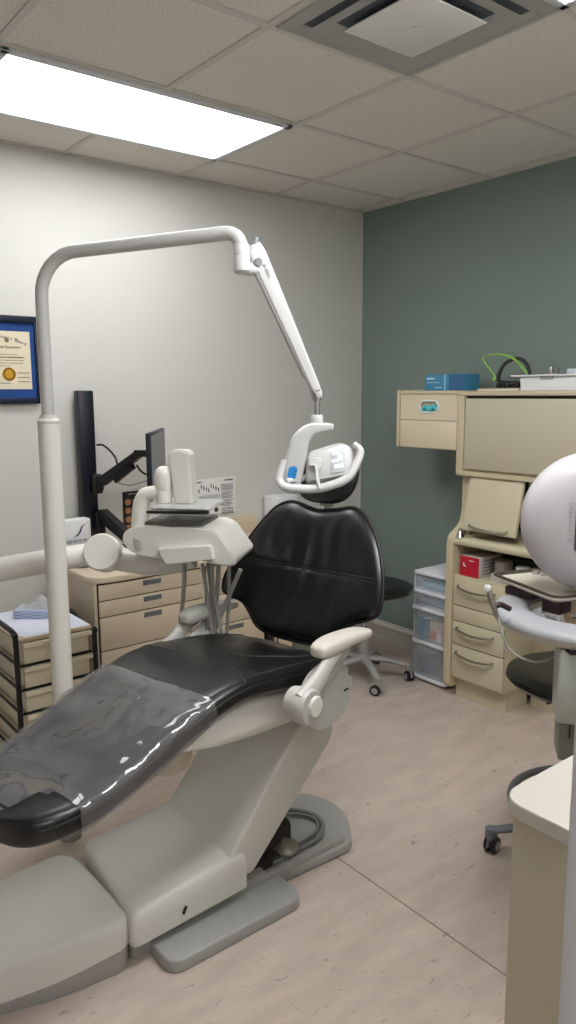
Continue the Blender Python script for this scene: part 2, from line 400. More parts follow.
bm = B(); tube(bm, [(1.565, 3.46, 1.355), (1.59, 3.43, 1.35), (1.61, 3.36, 1.30), (1.60, 3.31, 1.24)], .005, 8); obj('cable', bm, blackp, t)
bm = B(); tube(bm, [(1.640, 3.20, 1.27), (1.66, 3.18, 1.235), (1.69, 3.15, 1.222), (1.73, 3.11, 1.228)], .005, 8); obj('cable', bm, blackp, t)
bm = B(); tube(bm, [(1.60, 3.34, 1.18), (1.65, 3.30, 1.165), (1.70, 3.24, 1.185), (1.74, 3.16, 1.215)], .0018, 6); obj('cable', bm, blackp, t)
bm = B(); tube(bm, [(1.575, 3.43, .90), (1.60, 3.42, .87), (1.64, 3.40, .86), (1.67, 3.38, .862)], .004, 8); obj('cable', bm, blackp, t)
# monitor: nearly edge-on
t = thing('monitor', 'flat black-edged monitor seen almost edge-on beside the white wall', 'monitor', (1.83, 3.11, 1.27))
u = Vector((math.sin(math.radians(19)), -math.cos(math.radians(19)), 0))   # along the screen width (towards camera)
MON = Vector((1.825, 3.20, 1.29))
d = (Vector((0, 0, 0)))
ua = math.radians(36); w_ = Vector((math.sin(ua), math.cos(ua), 0)); nrm = Vector((w_.y, -w_.x, 0))
def monbox(name, m, a0, a1, n0, n1, z0, z1, bev, par):
    bm = B(); M = frame_mat(MON, w_)
    box(bm, a0, a1, -n1, -n0, z0, z1, bev=bev, M=M); return obj(name, bm, m, par)
MON = Vector((1.565, 2.928, 1.285))
monbox('casing', navy, 0, .52, -.016, .006, -.15, .145, .004, t)
monbox('screen', screen_m, .012, .508, .0055, .0075, -.138, .133, 0, t)
monbox('rear_mount', blackp, .16, .30, -.035, -.016, -.03, .07, .006, t)

# posters and paper on the white wall
t = thing('poster', 'white infographic sheet with small drawings on the white wall', 'poster', (2.32, WY-.003, 1.05))
x0, x1, z0, z1 = 2.09, 2.437, .93, 1.13
bx('sheet', paper, t, x0, x1, WY-.004, WY-.001, z0, z1)
bm = B()
def mark(bm, a, b, c_, d_): box(bm, a, b, WY-.0052, WY-.0042, c_, d_)
mark(bm, x0+.015, x0+.12, z1-.020, z1-.014); mark(bm, x0+.27, x0+.33, z1-.018, z1-.012)
for i in range(4):
    for j in range(5): mark(bm, x0+.25, x0+.33-.01*((i*j) % 3), z1-.04-j*.008-i*.045, z1-.0375-j*.008-i*.045)
for i in range(9):
    mark(bm, x0+.10+i*.016, x0+.106+i*.016, z1-.075+.008*((i*3) % 4), z1-.055+.008*((i*3) % 4)); 
for j in range(6): mark(bm, x0+.015, x0+.09, z1-.045-j*.022, z1-.043-j*.022)
for j in range(3): mark(bm, x0+.10, x0+.24, z1-.095-j*.007, z1-.0935-j*.007)
for i in range(5): mark(bm, x0+.11+i*.026, x0+.125+i*.026, z1-.15, z1-.13)
lathe(bm, [(0, 0), (.014, 0), (.014, .001), (0, .001)], (x0+.215, WY-.0042, z0+.022), 16, axis='y')
obj('print', bm, ink, t)
t = thing('badge_card', 'black card with round orange badges standing against the white wall', 'poster', (1.78, WY-.003, 1.0))
bx('card', blackp, t, 1.735, 1.855, WY-.004, WY-.001, .8015, 1.10)
bm = B()
bm.free()
for j in range(-2, 3):
    bm = B(); lathe(bm, [(0, 0), (.017, 0), (.017, .001), (0, .001)], (1.764, WY-.0052, .955+j*.045), 20, axis='y'); obj('badge', bm, orange_m, t)
bm = B()
for j in range(3): box(bm, 1.79, 1.825, WY-.005, WY-.0042, .942+j*.045, .968+j*.045)
box(bm, 1.765, 1.85, WY-.005, WY-.0042, 1.083, 1.089)
obj('caption', bm, mat('grey_print', (150, 140, 130), .7), t)

# diploma
t = thing('framed_diploma', 'framed diploma with wide blue mat and gold seal on white wall', 'picture', (1.0, WY-.02, 1.75))
fx0, fx1, fz0, fz1 = .70, 1.327, 1.555, 1.952
bm = B()
for a in ((fx0, fx1, fz0, fz0+.026), (fx0, fx1, fz1-.030, fz1), (fx0, fx0+.026, fz0, fz1), (fx1-.010, fx1, fz0, fz1)):
    box(bm, a[0], a[1], WY-.025, WY-.001, a[2], a[3], bev=.003)
obj('frame', bm, darkframe, t)
bx('mat_board', bluemat, t, fx0+.012, fx1-.006, WY-.012, WY-.006, fz0+.012, fz1-.012)
bx('certificate', parch, t, .72+.05, 1.295, WY-.014, WY-.0115, 1.622, 1.882)
YY = WY-.0148
for i, ch_ in enumerate('ical Examiners Board'):
    a = math.radians(58-5.9*(i-2.2)); R_ = .30
    cx, cz = 1.125, 1.595
    a = math.radians(61+2.15*(19-i))
    M = Matrix.Translation((cx+R_*math.cos(a), YY, cz+R_*math.sin(a)*.86)) @ Matrix.Rotation(PI/2, 4, 'X') @ Matrix.Rotation(a-PI/2, 4, 'Z')
    if ch_ != ' ': text_obj('lettering', ch_, .0225, M, ink, t)
text_obj('lettering', 'Dental Examiners', .017, on_y(1.19, YY, 1.806), ink, t)
bm = B()
for j, (a, b, h) in enumerate(((1.12, 1.235, .0025), (1.10, 1.265, .0045), (1.08, 1.262, .002), (1.10, 1.258, .002), (1.14, 1.20, .002))):
    x = a; z = 1.776-j*.0125
    while x < b:
        wd = random.uniform(.006, .016); box(bm, x, min(b, x+wd), YY-.0004, YY+.0004, z, z+h); x += wd+.003
for x, z in ((1.23, 1.695), (1.23, 1.675), (1.23, 1.655), (1.14, 1.648)):
    box(bm, x, x+.055, YY-.0004, YY+.0004, z, z+.0022)
obj('script_line', bm, ink, t)
bm = B()
prof = []
lathe(bm, [(0, 0), (.026, 0), (.026, .0012), (0, .0012)], (1.192, YY-.001, 1.690), 24, axis='y')
for k in range(20):
    a = 2*PI*k/20; lathe(bm, [(0, 0), (.005, 0), (.005, .0012), (0, .0012)], (1.192+.026*math.cos(a), YY-.001, 1.690+.026*math.sin(a)), 8, axis='y')
obj('seal', bm, goldm, t)
bm = B()
tt = bmesh.new(); bmesh.ops.create_circle(tt, segments=20, radius=.009, cap_ends=False); bmesh.ops.solidify(tt, geom=[], thickness=0); tt.free()
lathe(bm, [(0, 0), (.010, 0), (.010, .0008), (0, .0008)], (1.190, YY-.0005, 1.842), 18, axis='y'); obj('emblem', bm, mat('grey_emblem', (120, 115, 105), .7), t)

# white wipes box on worktop, right end
t = thing('wipes_box', 'white box with a blue band on the worktop behind the chair back', 'box', (2.70, 3.47, .80))
bm = B(); box(bm, 2.62, 2.78, 3.40, 3.53, .801, 1.01, bev=.012); obj('box_body', bm, whitep, t)
bx('blue_band', inkblue, t, 2.635, 2.765, 3.398, 3.401, .925, .94)
# small tap / pen on worktop
bm = B(); tube(bm, [(2.30, 3.45, .803), (2.30, 3.45, .85), (2.33, 3.42, .87), (2.36, 3.40, .862)], .004, 8); tube(bm, [(2.22, 3.40, .812), (2.40, 3.44, .812)], .008, 10, smooth=False)
lathe(bm, [(.012, 0), (.012, .02), (.006, .03), (0, .03)], (2.38, 3.435, .815), 12)
tag(obj('hand_tool', bm, mat('brass_dark', (110, 96, 66), .4, metal=.6)), 'small bronze coloured tool lying on the worktop by the upstand', 'tool')

# ================================================================ DRAWER TROLLEY (left)
t = thing('drawer_trolley', 'cream drawer trolley in a black tube frame by the white wall', 'trolley', (1.11, 3.19, 0))
TX0, TX1, TY0, TY1 = .955, 1.265, 2.93, 3.36
def tray_drawer(z):
    d_ = B()
    box(d_, TX0+.022, TX1-.012, TY0+.005, TY1-.01, z, z+.085, bev=.004)
    obj_ = obj('drawer', d_, mat('cream_plastic', (222, 212, 186), .4), t)
    l = B(); prism(l, [(TY0-.012, z+.088), (TY0-.012, z+.073), (TY0+.006, z+.064), (TY0+.012, z+.088)], TX0+.018, TX1-.002, 'x', bev=.002); obj('lip', l, mat('cream_lip', (232, 223, 198), .4), obj_)
for k in range(6): tray_drawer(.528-.101*k)
bm = B(); box(bm, TX0, TX1, TY0, TY1, .622, .636, bev=.002); obj('top_board', bm, beige_e, t)
bm = B()
for sx in (TX0-.008, TX1+.012):
    tube(bm, [(sx, TY1, .03), (sx, TY1, .60), (sx, TY1-.02, .655), (sx, TY1-.06, .665), (sx, TY0+.06, .665), (sx, TY0+.015, .65), (sx, TY0, .60), (sx, TY0, .03)] if sx < 1 else [(sx, TY1, .03), (sx, TY1, .60), (sx, TY0+.03, .60), (sx, TY0, .57), (sx, TY0, .03)], .011, 10)
for k in range(6):
    for sx in (TX0+.004,): box(bm, sx-.006, sx+.002, TY0, TY1, .518-.101*k, .527-.101*k)
    box(bm, TX0, TX1, TY0+.008, TY0+.016, .516-.101*k, .526-.101*k)
obj('frame', bm, blackp, t)
for sx in (TX0-.008, TX1+.012):
    for sy in (TY0, TY1):
        bm = B(); lathe(bm, [(.020, -.009), (.022, 0), (.020, .009)], (sx, sy, .0225), 18, axis='x'); obj('caster', bm, blackp, t)
bm = B(); lathe(bm, [(0, 0), (.005, 0), (.004, .003), (0, .003)], (TX0-.02, TY0+.004, .62), 10, axis='x'); obj('bolt', bm, chrome, t)
bm = B(); prism(bm, [(TX0+.012, TY0+.035), (TX0+.03, TY0+.03), (TX0+.034, TY0+.012), (TX1-.002, TY0+.008), (TX1-.002, TY1-.01), (TX0+.012, TY1-.01)], .6362, .6385, 'z'); tag(obj('liner_sheet', bm, mat('liner_white', (222, 226, 240), .6)), 'white paper liner lying on top of the drawer trolley', 'paper')
# tissue box
t = thing('tissue_box', 'blue grey patterned tissue box with white tissue on the drawer trolley', 'tissue box', (1.09, 3.19, .6395))
def mat_pattern():
    m = mat('tissue_pattern', (176, 184, 210), .6); nt = m.node_tree; b = nt.nodes['Principled BSDF']
    tc = nt.nodes.new('ShaderNodeTexCoord'); w = nt.nodes.new('ShaderNodeTexChecker'); w.inputs['Scale'].default_value = 150
    w.inputs[1].default_value = lin((120, 136, 178)); w.inputs[2].default_value = lin((206, 212, 230))
    nt.links.new(tc.outputs['Object'], w.inputs['Vector']); nt.links.new(w.outputs['Color'], b.inputs['Base Color']); return m
TB = frame_mat((1.035, 3.215, .639), (.783, -.622, 0))
bm = B(); box(bm, 0, .21, 0, .105, 0, .036, bev=.002, M=TB); obj('carton', bm, mat_pattern(), t)
bm = B(); box(bm, .001, .209, .001, .104, .0355, .0375, bev=.0008, M=TB); obj('carton_top', bm, mat('tissue_top', (186, 192, 218), .6), t)
bm = B(); n = 22; grid = []
for i in range(n):
    row = []
    for j in range(n):
        a = i/(n-1)*2-1; b_ = j/(n-1)*2-1
        h = max(0, 1-abs(a)**1.3)*max(0, 1-abs(b_)**1.5)*.055*(1+.5*noise.noise(Vector((a*3, b_*3, 1))))
        row.append(bm.verts.new(TB @ Vector((.115+a*.08+.014*noise.noise(Vector((a*4, b_*4, 5))), .052+b_*.035, .038+h))))
    grid.append(row)
for i in range(n-1):
    for j in range(n-1): bm.faces.new((grid[i][j], grid[i+1][j], grid[i+1][j+1], grid[i][j+1]))
bmesh.ops.solidify(bm, geom=bm.faces[:], thickness=.0012)
obj('tissue', bm, paper, t)

# ================================================================ RIGHT CABINETRY (green wall)
SY = 2.505         # outer face of left end panel
t = thing('cabinet_tower', 'tall cream storage unit with flip-up doors and open shelf', 'cabinet', (3.27, 1.9, 0))
YE = 1.30
# side panel silhouettes in (x,z)
side = [(RX-.002, 0.055), (3.045, .055), (3.033, .08), (3.033, .82), (3.045, .872), (3.09, .895), (3.13, .925), (3.148, .985), (3.150, 1.165), (3.10, 1.172), (3.09, 1.185), (3.09, 1.585), (3.10, 1.602), (RX-.002, 1.602)]
side = rounded(side, [0, .01, .01, .04, .03, .03, .03, .03, .004, .01, .01, .015, .01, 0], 4)
bm = B(); prism(bm, side, SY-.045, SY, 'y', bev=.006); obj('side_panel', bm, cream_edge, t)
bm = B(); prism(bm, side, YE, YE+.04, 'y', bev=.006); obj('side_panel', bm, cream_edge, t)
bx('top_panel', cream_edge, t, 3.085, RX-.002, YE, SY, 1.580, 1.602, bev=.006)
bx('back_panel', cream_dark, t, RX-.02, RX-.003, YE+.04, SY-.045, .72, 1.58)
bm = B(); box(bm, 3.10, RX-.02, YE+.04, SY-.045, 1.178, 1.20); box(bm, 3.105, 3.13, YE+.04, SY-.045, 1.178, 1.214, bev=.004); obj('shelf_rail', bm, cream_edge, t)
# ledge with a curved nose
ledge = rounded([(RX-.02, .822), (3.06, .822), (3.036, .830), (3.034, .858), (3.06, .868), (RX-.02, .868)], [0, .01, .01, .01, .01, 0], 3)
bm = B(); prism(bm, ledge, YE+.04, SY-.044, 'y'); obj('ledge', bm, cream, t)
# knee space back panel and support at far end
bx('knee_panel', cream, t, 3.283, 3.30, YE+.04, 2.13, 0, .72)
bx('shelf_deck', cream, t, 3.05, RX-.02, 2.14, SY-.045, .655, .668)
# upper flip door
d_ = bx('upper_door', cream_up, t, 3.088, 3.106, 1.34, SY-.052, 1.214, 1.566, bev=.004)
bm = B(); tube(bm, [(3.088, 1.98, 1.235), (3.066, 1.96, 1.232), (3.066, 1.86, 1.230), (3.088, 1.84, 1.233)], .006, 8, flat=.6); obj('handle', bm, steel, d_)
bx('door_gap_shade', gap_m, t, 3.105, 3.112, 1.34, SY-.052, 1.566, 1.580)  # dark strip paints the shade in the joint above the door
# mid divider + lower flip-up door (ajar)
bx('divider', cream_edge, t, 3.14, RX-.02, 2.085, 2.103, .868, 1.178, bev=.003)
bx('cavity_edge', cream_edge, t, 3.135, 3.15, SY-.062, SY-.045, .868, 1.178, bev=.003)
bm = B()
M = frame_mat((3.135, 0, 1.172), (0, 1, 0), (0, 0, 1)) @ Matrix.Rotation(math.radians(0), 4, 'X')
prism(bm, rounded([(3.118, 1.192), (3.136, 1.192), (3.078, .905), (3.068, .903), (3.056, .908)], .004, 3), 2.112, 2.425, 'y', bev=.004)
d_ = obj('tilted_door', bm, cream, t)
bm = B(); tube(bm, [(3.068, 2.385, .938), (3.048, 2.37, .932), (3.041, 2.27, .922), (3.048, 2.17, .926), (3.068, 2.155, .936)], [.004, .007, .008, .007, .004], 10, flat=.55); obj('handle', bm, steel, d_)
bm = B(); prism(bm, rounded([(3.130, 1.192), (3.146, 1.192), (3.146, .905), (3.130, .905)], .004, 3), 1.36, 2.075, 'y', bev=.003)
obj('tilted_door', bm, cream, t)
# counter slab inside right part, pulled over knee space
bx('desk_slab', cream, t, 3.05, RX-.02, YE+.04, 2.13, .70, .722, bev=.004)
# drawer pedestal
p = thing('drawer_pedestal', 'cream three-handled drawer pedestal below the open shelf', 'cabinet', (3.20, 2.30, 0))
bm = B(); box(bm, 3.058, RX-.03, 2.132, SY-.047, .115, .655, bev=.002); box(bm, 3.09, 3.278, 2.150, SY-.045, 0, .116); obj('body', bm, cream, p)
bx('gap_shade_plate', gap_m, p, 3.0435, 3.0582, 2.142, SY-.056, .125, .652)  # dark plate behind the fronts puts gap shading into colour
for z0, z1, hnd in ((.512, .655, .615), (.430, .5072, None), (.304, .4252, .392), (.122, .2992, .262)):
    d_ = bx('drawer', cream, p, 3.040, 3.0555, 2.138, SY-.052, z0, z1, bev=.0015)
    if hnd:
        bm = B(); tube(bm, [(3.041, 2.425, hnd+.004), (3.018, 2.405, hnd-.004), (3.010, 2.31, hnd-.014), (3.018, 2.215, hnd-.006), (3.041, 2.195, hnd+.002)], [.005, .0075, .009, .0075, .005], 10, flat=.6); obj('handle', bm, steel, d_)
# small wall box cabinet on the left
t = thing('wall_cabinet', 'small cream wall cupboard with an oval dispenser slot', 'cabinet', (3.26, 2.71, 1.30))
bm = B()
prism(bm, rounded([(3.092, 1.298), (RX-.002, 1.298), (RX-.002, 1.612), (3.092, 1.612)], [.014, 0, 0, .014], 4), 2.907, 2.926, 'y', bev=.003); obj('side_panel', bm, cream_edge, t)
bx('body', cream_edge, t, 3.112, RX-.002, 2.508, 2.908, 1.300, 1.588)
bx('top_panel', cream_edge, t, 3.096, RX-.002, 2.508, 2.912, 1.588, 1.606, bev=.004)
# fronts with the oval hole in the upper one
def face_with_hole(x, y0, y1, z0, z1, cy, cz, ry, rz, th):
    bm = B(); n = 32; out = []; inn = []
    per = []
    for k in range(n):
        a = 2*PI*k/n+PI/n; ca, sa = math.cos(a), math.sin(a)
        iy = cy+(ry-rz)*(1 if ca > 0 else -1)*(1 if abs(ca) > .2 else abs(ca)/.2)+rz*ca; iz = cz+rz*sa
        s_ = 1e9
        if abs(ca) > 1e-6: s_ = min(s_, ((y1-cy) if ca > 0 else (y0-cy))/ca)
        if abs(sa) > 1e-6: s_ = min(s_, ((z1-cz) if sa > 0 else (z0-cz))/sa)
        out.append((cy+ca*s_, cz+sa*s_)); inn.append((iy, iz))
    ci = {}
    for (yy, zz) in ((y0, z0), (y1, z0), (y1, z1), (y0, z1)):
        k = min(range(n), key=lambda q: (out[q][0]-yy)**2+(out[q][1]-zz)**2); out[k] = (yy, zz)
    A = [bm.verts.new((x, *p_)) for p_ in out]; Bv = [bm.verts.new((x, *p_)) for p_ in inn]
    C_ = [bm.verts.new((x+th, *p_)) for p_ in inn]
    D_ = [bm.verts.new((x+th, *p_)) for p_ in out]
    for i in range(n):
        j = (i+1) % n
        bm.faces.new((A[i], A[j], Bv[j], Bv[i])); bm.faces.new((Bv[i], Bv[j], C_[j], C_[i])); bm.faces.new((D_[i], D_[j], A[j], A[i])); bm.faces.new((D_[j], D_[i], C_[i], C_[j]))
    return bm, inn
bm, inn = face_with_hole(3.100, 2.512, 2.904, 1.452, 1.586, 2.700, 1.523, .062, .028, .012)
f_ = obj('upper_front', bm, beige, t, thr=25)
bm = B(); tube(bm, [(3.100, 2.700+sy_*.034+.030*math.cos(a)*0+sy_*.03*math.sin(b_), 1.523+.03*math.cos(b_)) for sy_, b_, a in [(1, PI*k/8, 0) for k in range(9)]+[(-1, PI*(8-k)/8, 0) for k in range(9)]+[(1, 0, 0)]], .005, 8, smooth=False); obj('slot_rim', bm, whitep, f_)
bx('lower_front', beige, t, 3.097, 3.112, 2.512, 2.904, 1.304, 1.449, bev=.003)
bm = B(); box(bm, 3.1121, 3.16, 2.60, 2.80, 1.48, 1.57); obj('slot_cavity', bm, mat('slot_grey', (120, 132, 130), .6), t)
bm = B(); tube(bm, [(3.108, 2.745, 1.503), (3.106, 2.72, 1.52), (3.106, 2.70, 1.508), (3.106, 2.67, 1.522), (3.108, 2.65, 1.505)], .014, 10, flat=.9); tag(obj('disposable_mask', bm, teal), 'teal fabric tucked in the oval slot of the small wall cupboard', 'mask')

# objects on top
TZ = 1.6065
t = thing('glove_box', 'blue cardboard glove box lying on the small wall cupboard', 'box', (3.30, 2.72, TZ))
bm = B(); box(bm, 3.22, 3.34, 2.565, 2.835, TZ, TZ+.086, bev=.003); obj('carton', bm, bluebox, t)
bx('white_stripe', mat('pale_stripe', (160, 200, 225), .5), t, 3.218, 3.222, 2.695, 2.702, TZ+.002, TZ+.084)
bm = B(); box(bm, 3.2185, 3.2215, 2.77, 2.825, TZ+.06, TZ+.069); box(bm, 3.2185, 3.2215, 2.735, 2.82, TZ+.042, TZ+.045); box(bm, 3.2185, 3.2215, 2.72, 2.77, TZ+.014, TZ+.018); obj('print', bm, mat('pale_print', (190, 220, 235), .6), t)
bx('end_panel', bluebox_d, t, 3.2185, 3.2215, 2.567, 2.672, TZ+.002, TZ+.084)
UZ = 1.6025
bm = B(); box(bm, 3.15, 3.35, 2.19, 2.43, UZ, UZ+.012, bev=.003); tag(obj('lid_plate', bm, beige), 'thin beige flat lid lying under the green band goggles', 'lid')
t = thing('headlamp_loupes', 'green and black loupe headband resting on the tall cream unit', 'goggles', (3.25, 2.3, UZ+.012))
gz = UZ+.014
def gp(px_y, z, x=3.24): return (x, px_y, z)
bm = B(); tube(bm, [gp(2.475, gz+.155), gp(2.40, gz+.168), gp(2.30, gz+.150), gp(2.225, gz+.090), gp(2.20, gz+.05)], [.005, .010, .012, .010, .006], 10, flat=.5); tube(bm, [gp(2.475, gz+.155), gp(2.455, gz+.125), gp(2.40, gz+.07), gp(2.39, gz+.04)], .0045, 8); lathe(bm, [(.010, -.004), (.010, .004)], gp(2.395, gz+.045), 14, axis='x'); obj('headband', bm, lime, t)
bm = B(); tube(bm, [gp(2.37, gz+.012, 3.25), gp(2.378, gz+.06, 3.25), gp(2.352, gz+.12, 3.26), gp(2.29, gz+.145, 3.28), gp(2.235, gz+.11, 3.28), gp(2.20, gz+.02, 3.28)], [.012, .011, .010, .009, .009, .007], 10, flat=.6); obj('strap', bm, blackp, t)
bm = B()
for k in range(7): lathe(bm, [(0, 0), (.014, .002), (.017, .012), (.012, .024), (0, .028)], (3.235+.01*(k % 2), 2.365-k*.028, gz+.001), 12)
tube(bm, [gp(2.37, gz+.03), gp(2.30, gz+.022), gp(2.20, gz+.024), gp(2.17, gz+.02)], .012, 10); obj('padding', bm, blackp, t)
t = thing('white_bin', 'white rimmed plastic tray box on top of the cream unit', 'box', (3.22, 2.02, UZ))
bm = B(); prism(bm, [(2.165, UZ), (1.86, UZ), (1.85, UZ+.068), (2.172, UZ+.068)], 3.13, 3.33, 'x', bev=.006); obj('tub', bm, whitep, t)
bm = B(); box(bm, 3.115, 3.345, 1.80, 2.215, UZ+.066, UZ+.074, bev=.003); obj('rim', bm, whitep, t)
bx('latch', mat('grey_latch', (150, 152, 156), .5), t, 3.124, 3.131, 1.99, 2.06, UZ+.052, UZ+.064, bev=.002)
bm = B(); lathe(bm, [(.012, 0), (.012, .02), (.008, .035), (0, .035)], (3.2, 2.05, UZ+.0745), 14); lathe(bm, [(.009, 0), (.009, .03), (0, .034)], (3.2, 2.02, UZ+.0745), 14); box(bm, 3.17, 3.23, 2.0, 2.07, UZ+.0742, UZ+.080, bev=.002)
tag(obj('metal_clip', bm, steel), 'small grey metal clip on the lid of the white tray box', 'clip')
bm = B(); box(bm, 3.15, 3.30, 1.72, 1.94, UZ+.0745, UZ+.098, bev=.005); tag(obj('small_case', bm, mat('pale_grey_case', (200, 206, 214), .4)), 'pale grey flat case stacked on the white tray box', 'case')
bm = B(); lathe(bm, [(.022, 0), (.019, .006), (.010, .028), (.006, .036), (.006, .044), (0, .046)], (3.055, 2.435, .8685), 20); tag(obj('steel_cone', bm, chrome), 'small shiny metal cone standing on the cream ledge', 'knob')
# shelf contents
SZ = .6685
t = thing('tissue_carton', 'red and white carton on the open shelf above the drawers', 'box', (3.12, 2.36, SZ))
bx('carton', mat('box_white_print', (196, 192, 190), .6, vary=.06, vscale=60), t, 3.061, 3.25, 2.315, 2.432, SZ, SZ+.105, bev=.002)
bx('red_front', redm, t, 3.0585, 3.062, 2.316, 2.431, SZ+.001, SZ+.104)
bm = B(); box(bm, 3.0575, 3.059, 2.345, 2.375, SZ+.082, SZ+.086); obj('print', bm, paper, t)
bm = B(); box(bm, 3.0575, 3.059, 2.405, 2.412, SZ+.05, SZ+.07); box(bm, 3.0575, 3.059, 2.395, 2.406, SZ+.05, SZ+.058); obj('emblem', bm, paper, t)
bm = B()
for k in range(5): box(bm, 3.09+k*.0, 3.20, 2.3138, 2.3152, SZ+.015+k*.017, SZ+.020+k*.017)
obj('side_print', bm, mat('grey_text', (130, 124, 124), .7), t)
bm = B(); lathe(bm, [(.045, 0), (.045, .09), (.02, .09), (.02, .088), (0, .088)], (3.17, 2.245, SZ), 24); tag(obj('paper_roll', bm, mat('grey_roll', (160, 152, 142), .7)), 'upright pale paper roll on the shelf beside the red carton', 'paper roll')
bm = B(); box(bm, 3.07, 3.13, 2.18, 2.25, SZ, SZ+.04, bev=.002); tag(obj('small_carton', bm, mat('small_carton_white', (196, 196, 192), .6)), 'small white carton at the shelf front beside the red carton', 'box')
bm = B(); lathe(bm, [(.03, 0), (.034, .03), (.034, .036), (0, .04)], (3.12, 2.10, .7225), 20); tag(obj('ointment_jar', bm, whitep), 'low white lidded jar on the desk behind the steel tray', 'jar')

# plastic drawer tower
t = thing('plastic_drawer_tower', 'white frame tower of four clear plastic drawers by green wall', 'storage drawers', (3.22, 2.70, 0))
PX0, PX1, PY0, PY1 = 3.112, 3.405, 2.53, 2.795
levels = [(.03, .220), (.232, .412), (.420, .508), (.516, .602)]
bm = B()
prism(bm, rounded([(PX0-.005, PY0), (PX1, PY0), (PX1, PY1), (PX0-.005, PY1)], .02, 3), .603, .622, 'z', bev=.006)
for z in (.018, .220, .412, .508):
    prism(bm, rounded([(PX0-.022, PY0+.002), (PX1, PY0+.002), (PX1, PY1-.002), (PX0-.022, PY1-.002)], [.03, .01, .01, .03], 4), z-.004, z+.013, 'z', bev=.004)
for y in (PY0+.006, PY1-.006):
    for x in (PX0+.012, PX1-.01): box(bm, x-.005, x+.005, y-.004, y+.004, .02, .61)
obj('frame', bm, framew, t)
stuff_cols = [(90, 96, 110), (206, 120, 90), (120, 170, 200), (150, 190, 215)]
for i, (z0, z1) in enumerate(levels):
    bm = B(); b1 = bmesh.new()
    out = rounded([(PX0-.014, PY0+.012), (PX1-.02, PY0+.012), (PX1-.02, PY1-.012), (PX0-.014, PY1-.012)], [.03, .01, .01, .03], 4)
    for a, b_ in zip(out, out[1:]+out[:1]):
        v = [bm.verts.new(q) for q in ((a[0], a[1], z0+.004), (b_[0], b_[1], z0+.004), (b_[0], b_[1], z1-.002), (a[0], a[1], z1-.002))]; bm.faces.new(v)
    bm.faces.new([bm.verts.new((a[0], a[1], z0+.004)) for a in out])
    bmesh.ops.remove_doubles(bm, verts=bm.verts[:], dist=.0002)
    bmesh.ops.solidify(bm, geom=bm.faces[:], thickness=.0015)
    dd = obj('drawer', bm, clearp, t)
    bm = B(); tube(bm, [(PX0-.016, PY0+.06, z1-.015), (PX0-.026, PY0+.09, z1-.028), (PX0-.028, (PY0+PY1)/2, z1-.034), (PX0-.026, PY1-.09, z1-.028), (PX0-.016, PY1-.06, z1-.015)], .005, 8, flat=.6); obj('handle', bm, clearp, dd)
    if i in (2, 3):
        bm = B(); box(bm, PX0+.03, PX1-.08, PY0+.03, PY1-.04, z0+.008, z0+.045, bev=.008); tag(obj('packet', bm, mat('pale_blue_pack', (150, 196, 212), .5)), ['', '', 'pale blue packet inside the second clear drawer from top', 'pale blue packet inside the topmost clear drawer'][i], 'packet')
    if i == 1:
        bm = B(); box(bm, PX0+.012, PX0+.08, PY1-.09, PY1-.03, z0+.008, z0+.12, bev=.003); tag(obj('packet', bm, mat('blue_pack', (96, 160, 200), .5)), 'upright blue packet inside the third clear drawer', 'packet')
        bm = B(); box(bm, PX0+.010, PX0+.05, PY0+.05, PY0+.15, z0+.008, z0+.125, bev=.003); pk = tag(obj('carton', bm, mat('orange_pack', (214, 188, 176), .5)), 'white and orange carton inside the third clear drawer', 'box')
        bx('orange_patch', mat('orange_patch', (210, 110, 80), .5), pk, PX0+.0085, PX0+.0105, PY0+.10, PY0+.145, z0+.02, z0+.07)
        bx('white_patch', paper, pk, PX0+.0085, PX0+.0105, PY0+.055, PY0+.095, z0+.01, z0+.055)
    if i == 0:
        bm = B()
        for k in range(5): box(bm, PX0+.02, PX1-.06, PY0+.03, PY1-.04, z0+.008+k*.014, z0+.020+k*.014, bev=.002)
        tag(obj('paper_stack', bm, mat('grey_stack', (120, 122, 134), .6)), 'stack of grey folders in the bottom clear drawer', 'folders')
for sx in (PX0+.03, PX1-.03):
    for sy in (PY0+.03, PY1-.03):
        bm = B(); lathe(bm, [(.010, 0), (.012, .004), (.012, .018), (.006, .019)], (sx, sy, 0), 12); obj('foot', bm, blackp, t)

# ================================================================ STOOLS
def caster(parent, x, y, ang, r=.029, wheel_m=None):
    e = B()
    d_ = Vector((math.cos(ang), math.sin(ang), 0)); s = Vector((-d_.y, d_.x, 0))
    tube(e, [(x, y, .05), (x, y, .085)], .011, 10, smooth=False)
    arcp = [Vector((x, y, r))+d_*(-.016)+Vector((d_.x*math.cos(a)*(r+.004), d_.y*math.cos(a)*(r+.004), math.sin(a)*(r+.004))) for a in [math.radians(q) for q in range(0, 181, 20)]]
    tube(e, arcp, .010, 8, smooth=False, flat=.35, up=s)
    c_ = obj('caster', e, wheel_m or stoolgrey, parent)
    for q in (-1, 1):
        w = B(); M = frame_mat(Vector((x, y, r))+d_*(-.016)+s*(q*.013), d_, (0, 0, 1))
        lathe(w, [(0, -.009), (r-.008, -.009), (r-.001, -.006), (r, 0), (r-.001, .006), (r-.008, .009), (0, .009)], (0, 0, 0), 24, M=None)
        w.transform(M @ Matrix.Rotation(PI/2, 4, 'X')); obj('wheel', w, blackp, c_)
        w = B(); lathe(w, [(0, -.0102), (r*.55, -.0102), (r*.6, -.009), (r*.6, .009), (r*.55, .0102), (0, .0102)], (0, 0, 0), 20)
        w.transform(M @ Matrix.Rotation(PI/2, 4, 'X')); obj('hub_cap', w, stoolgrey, c_)
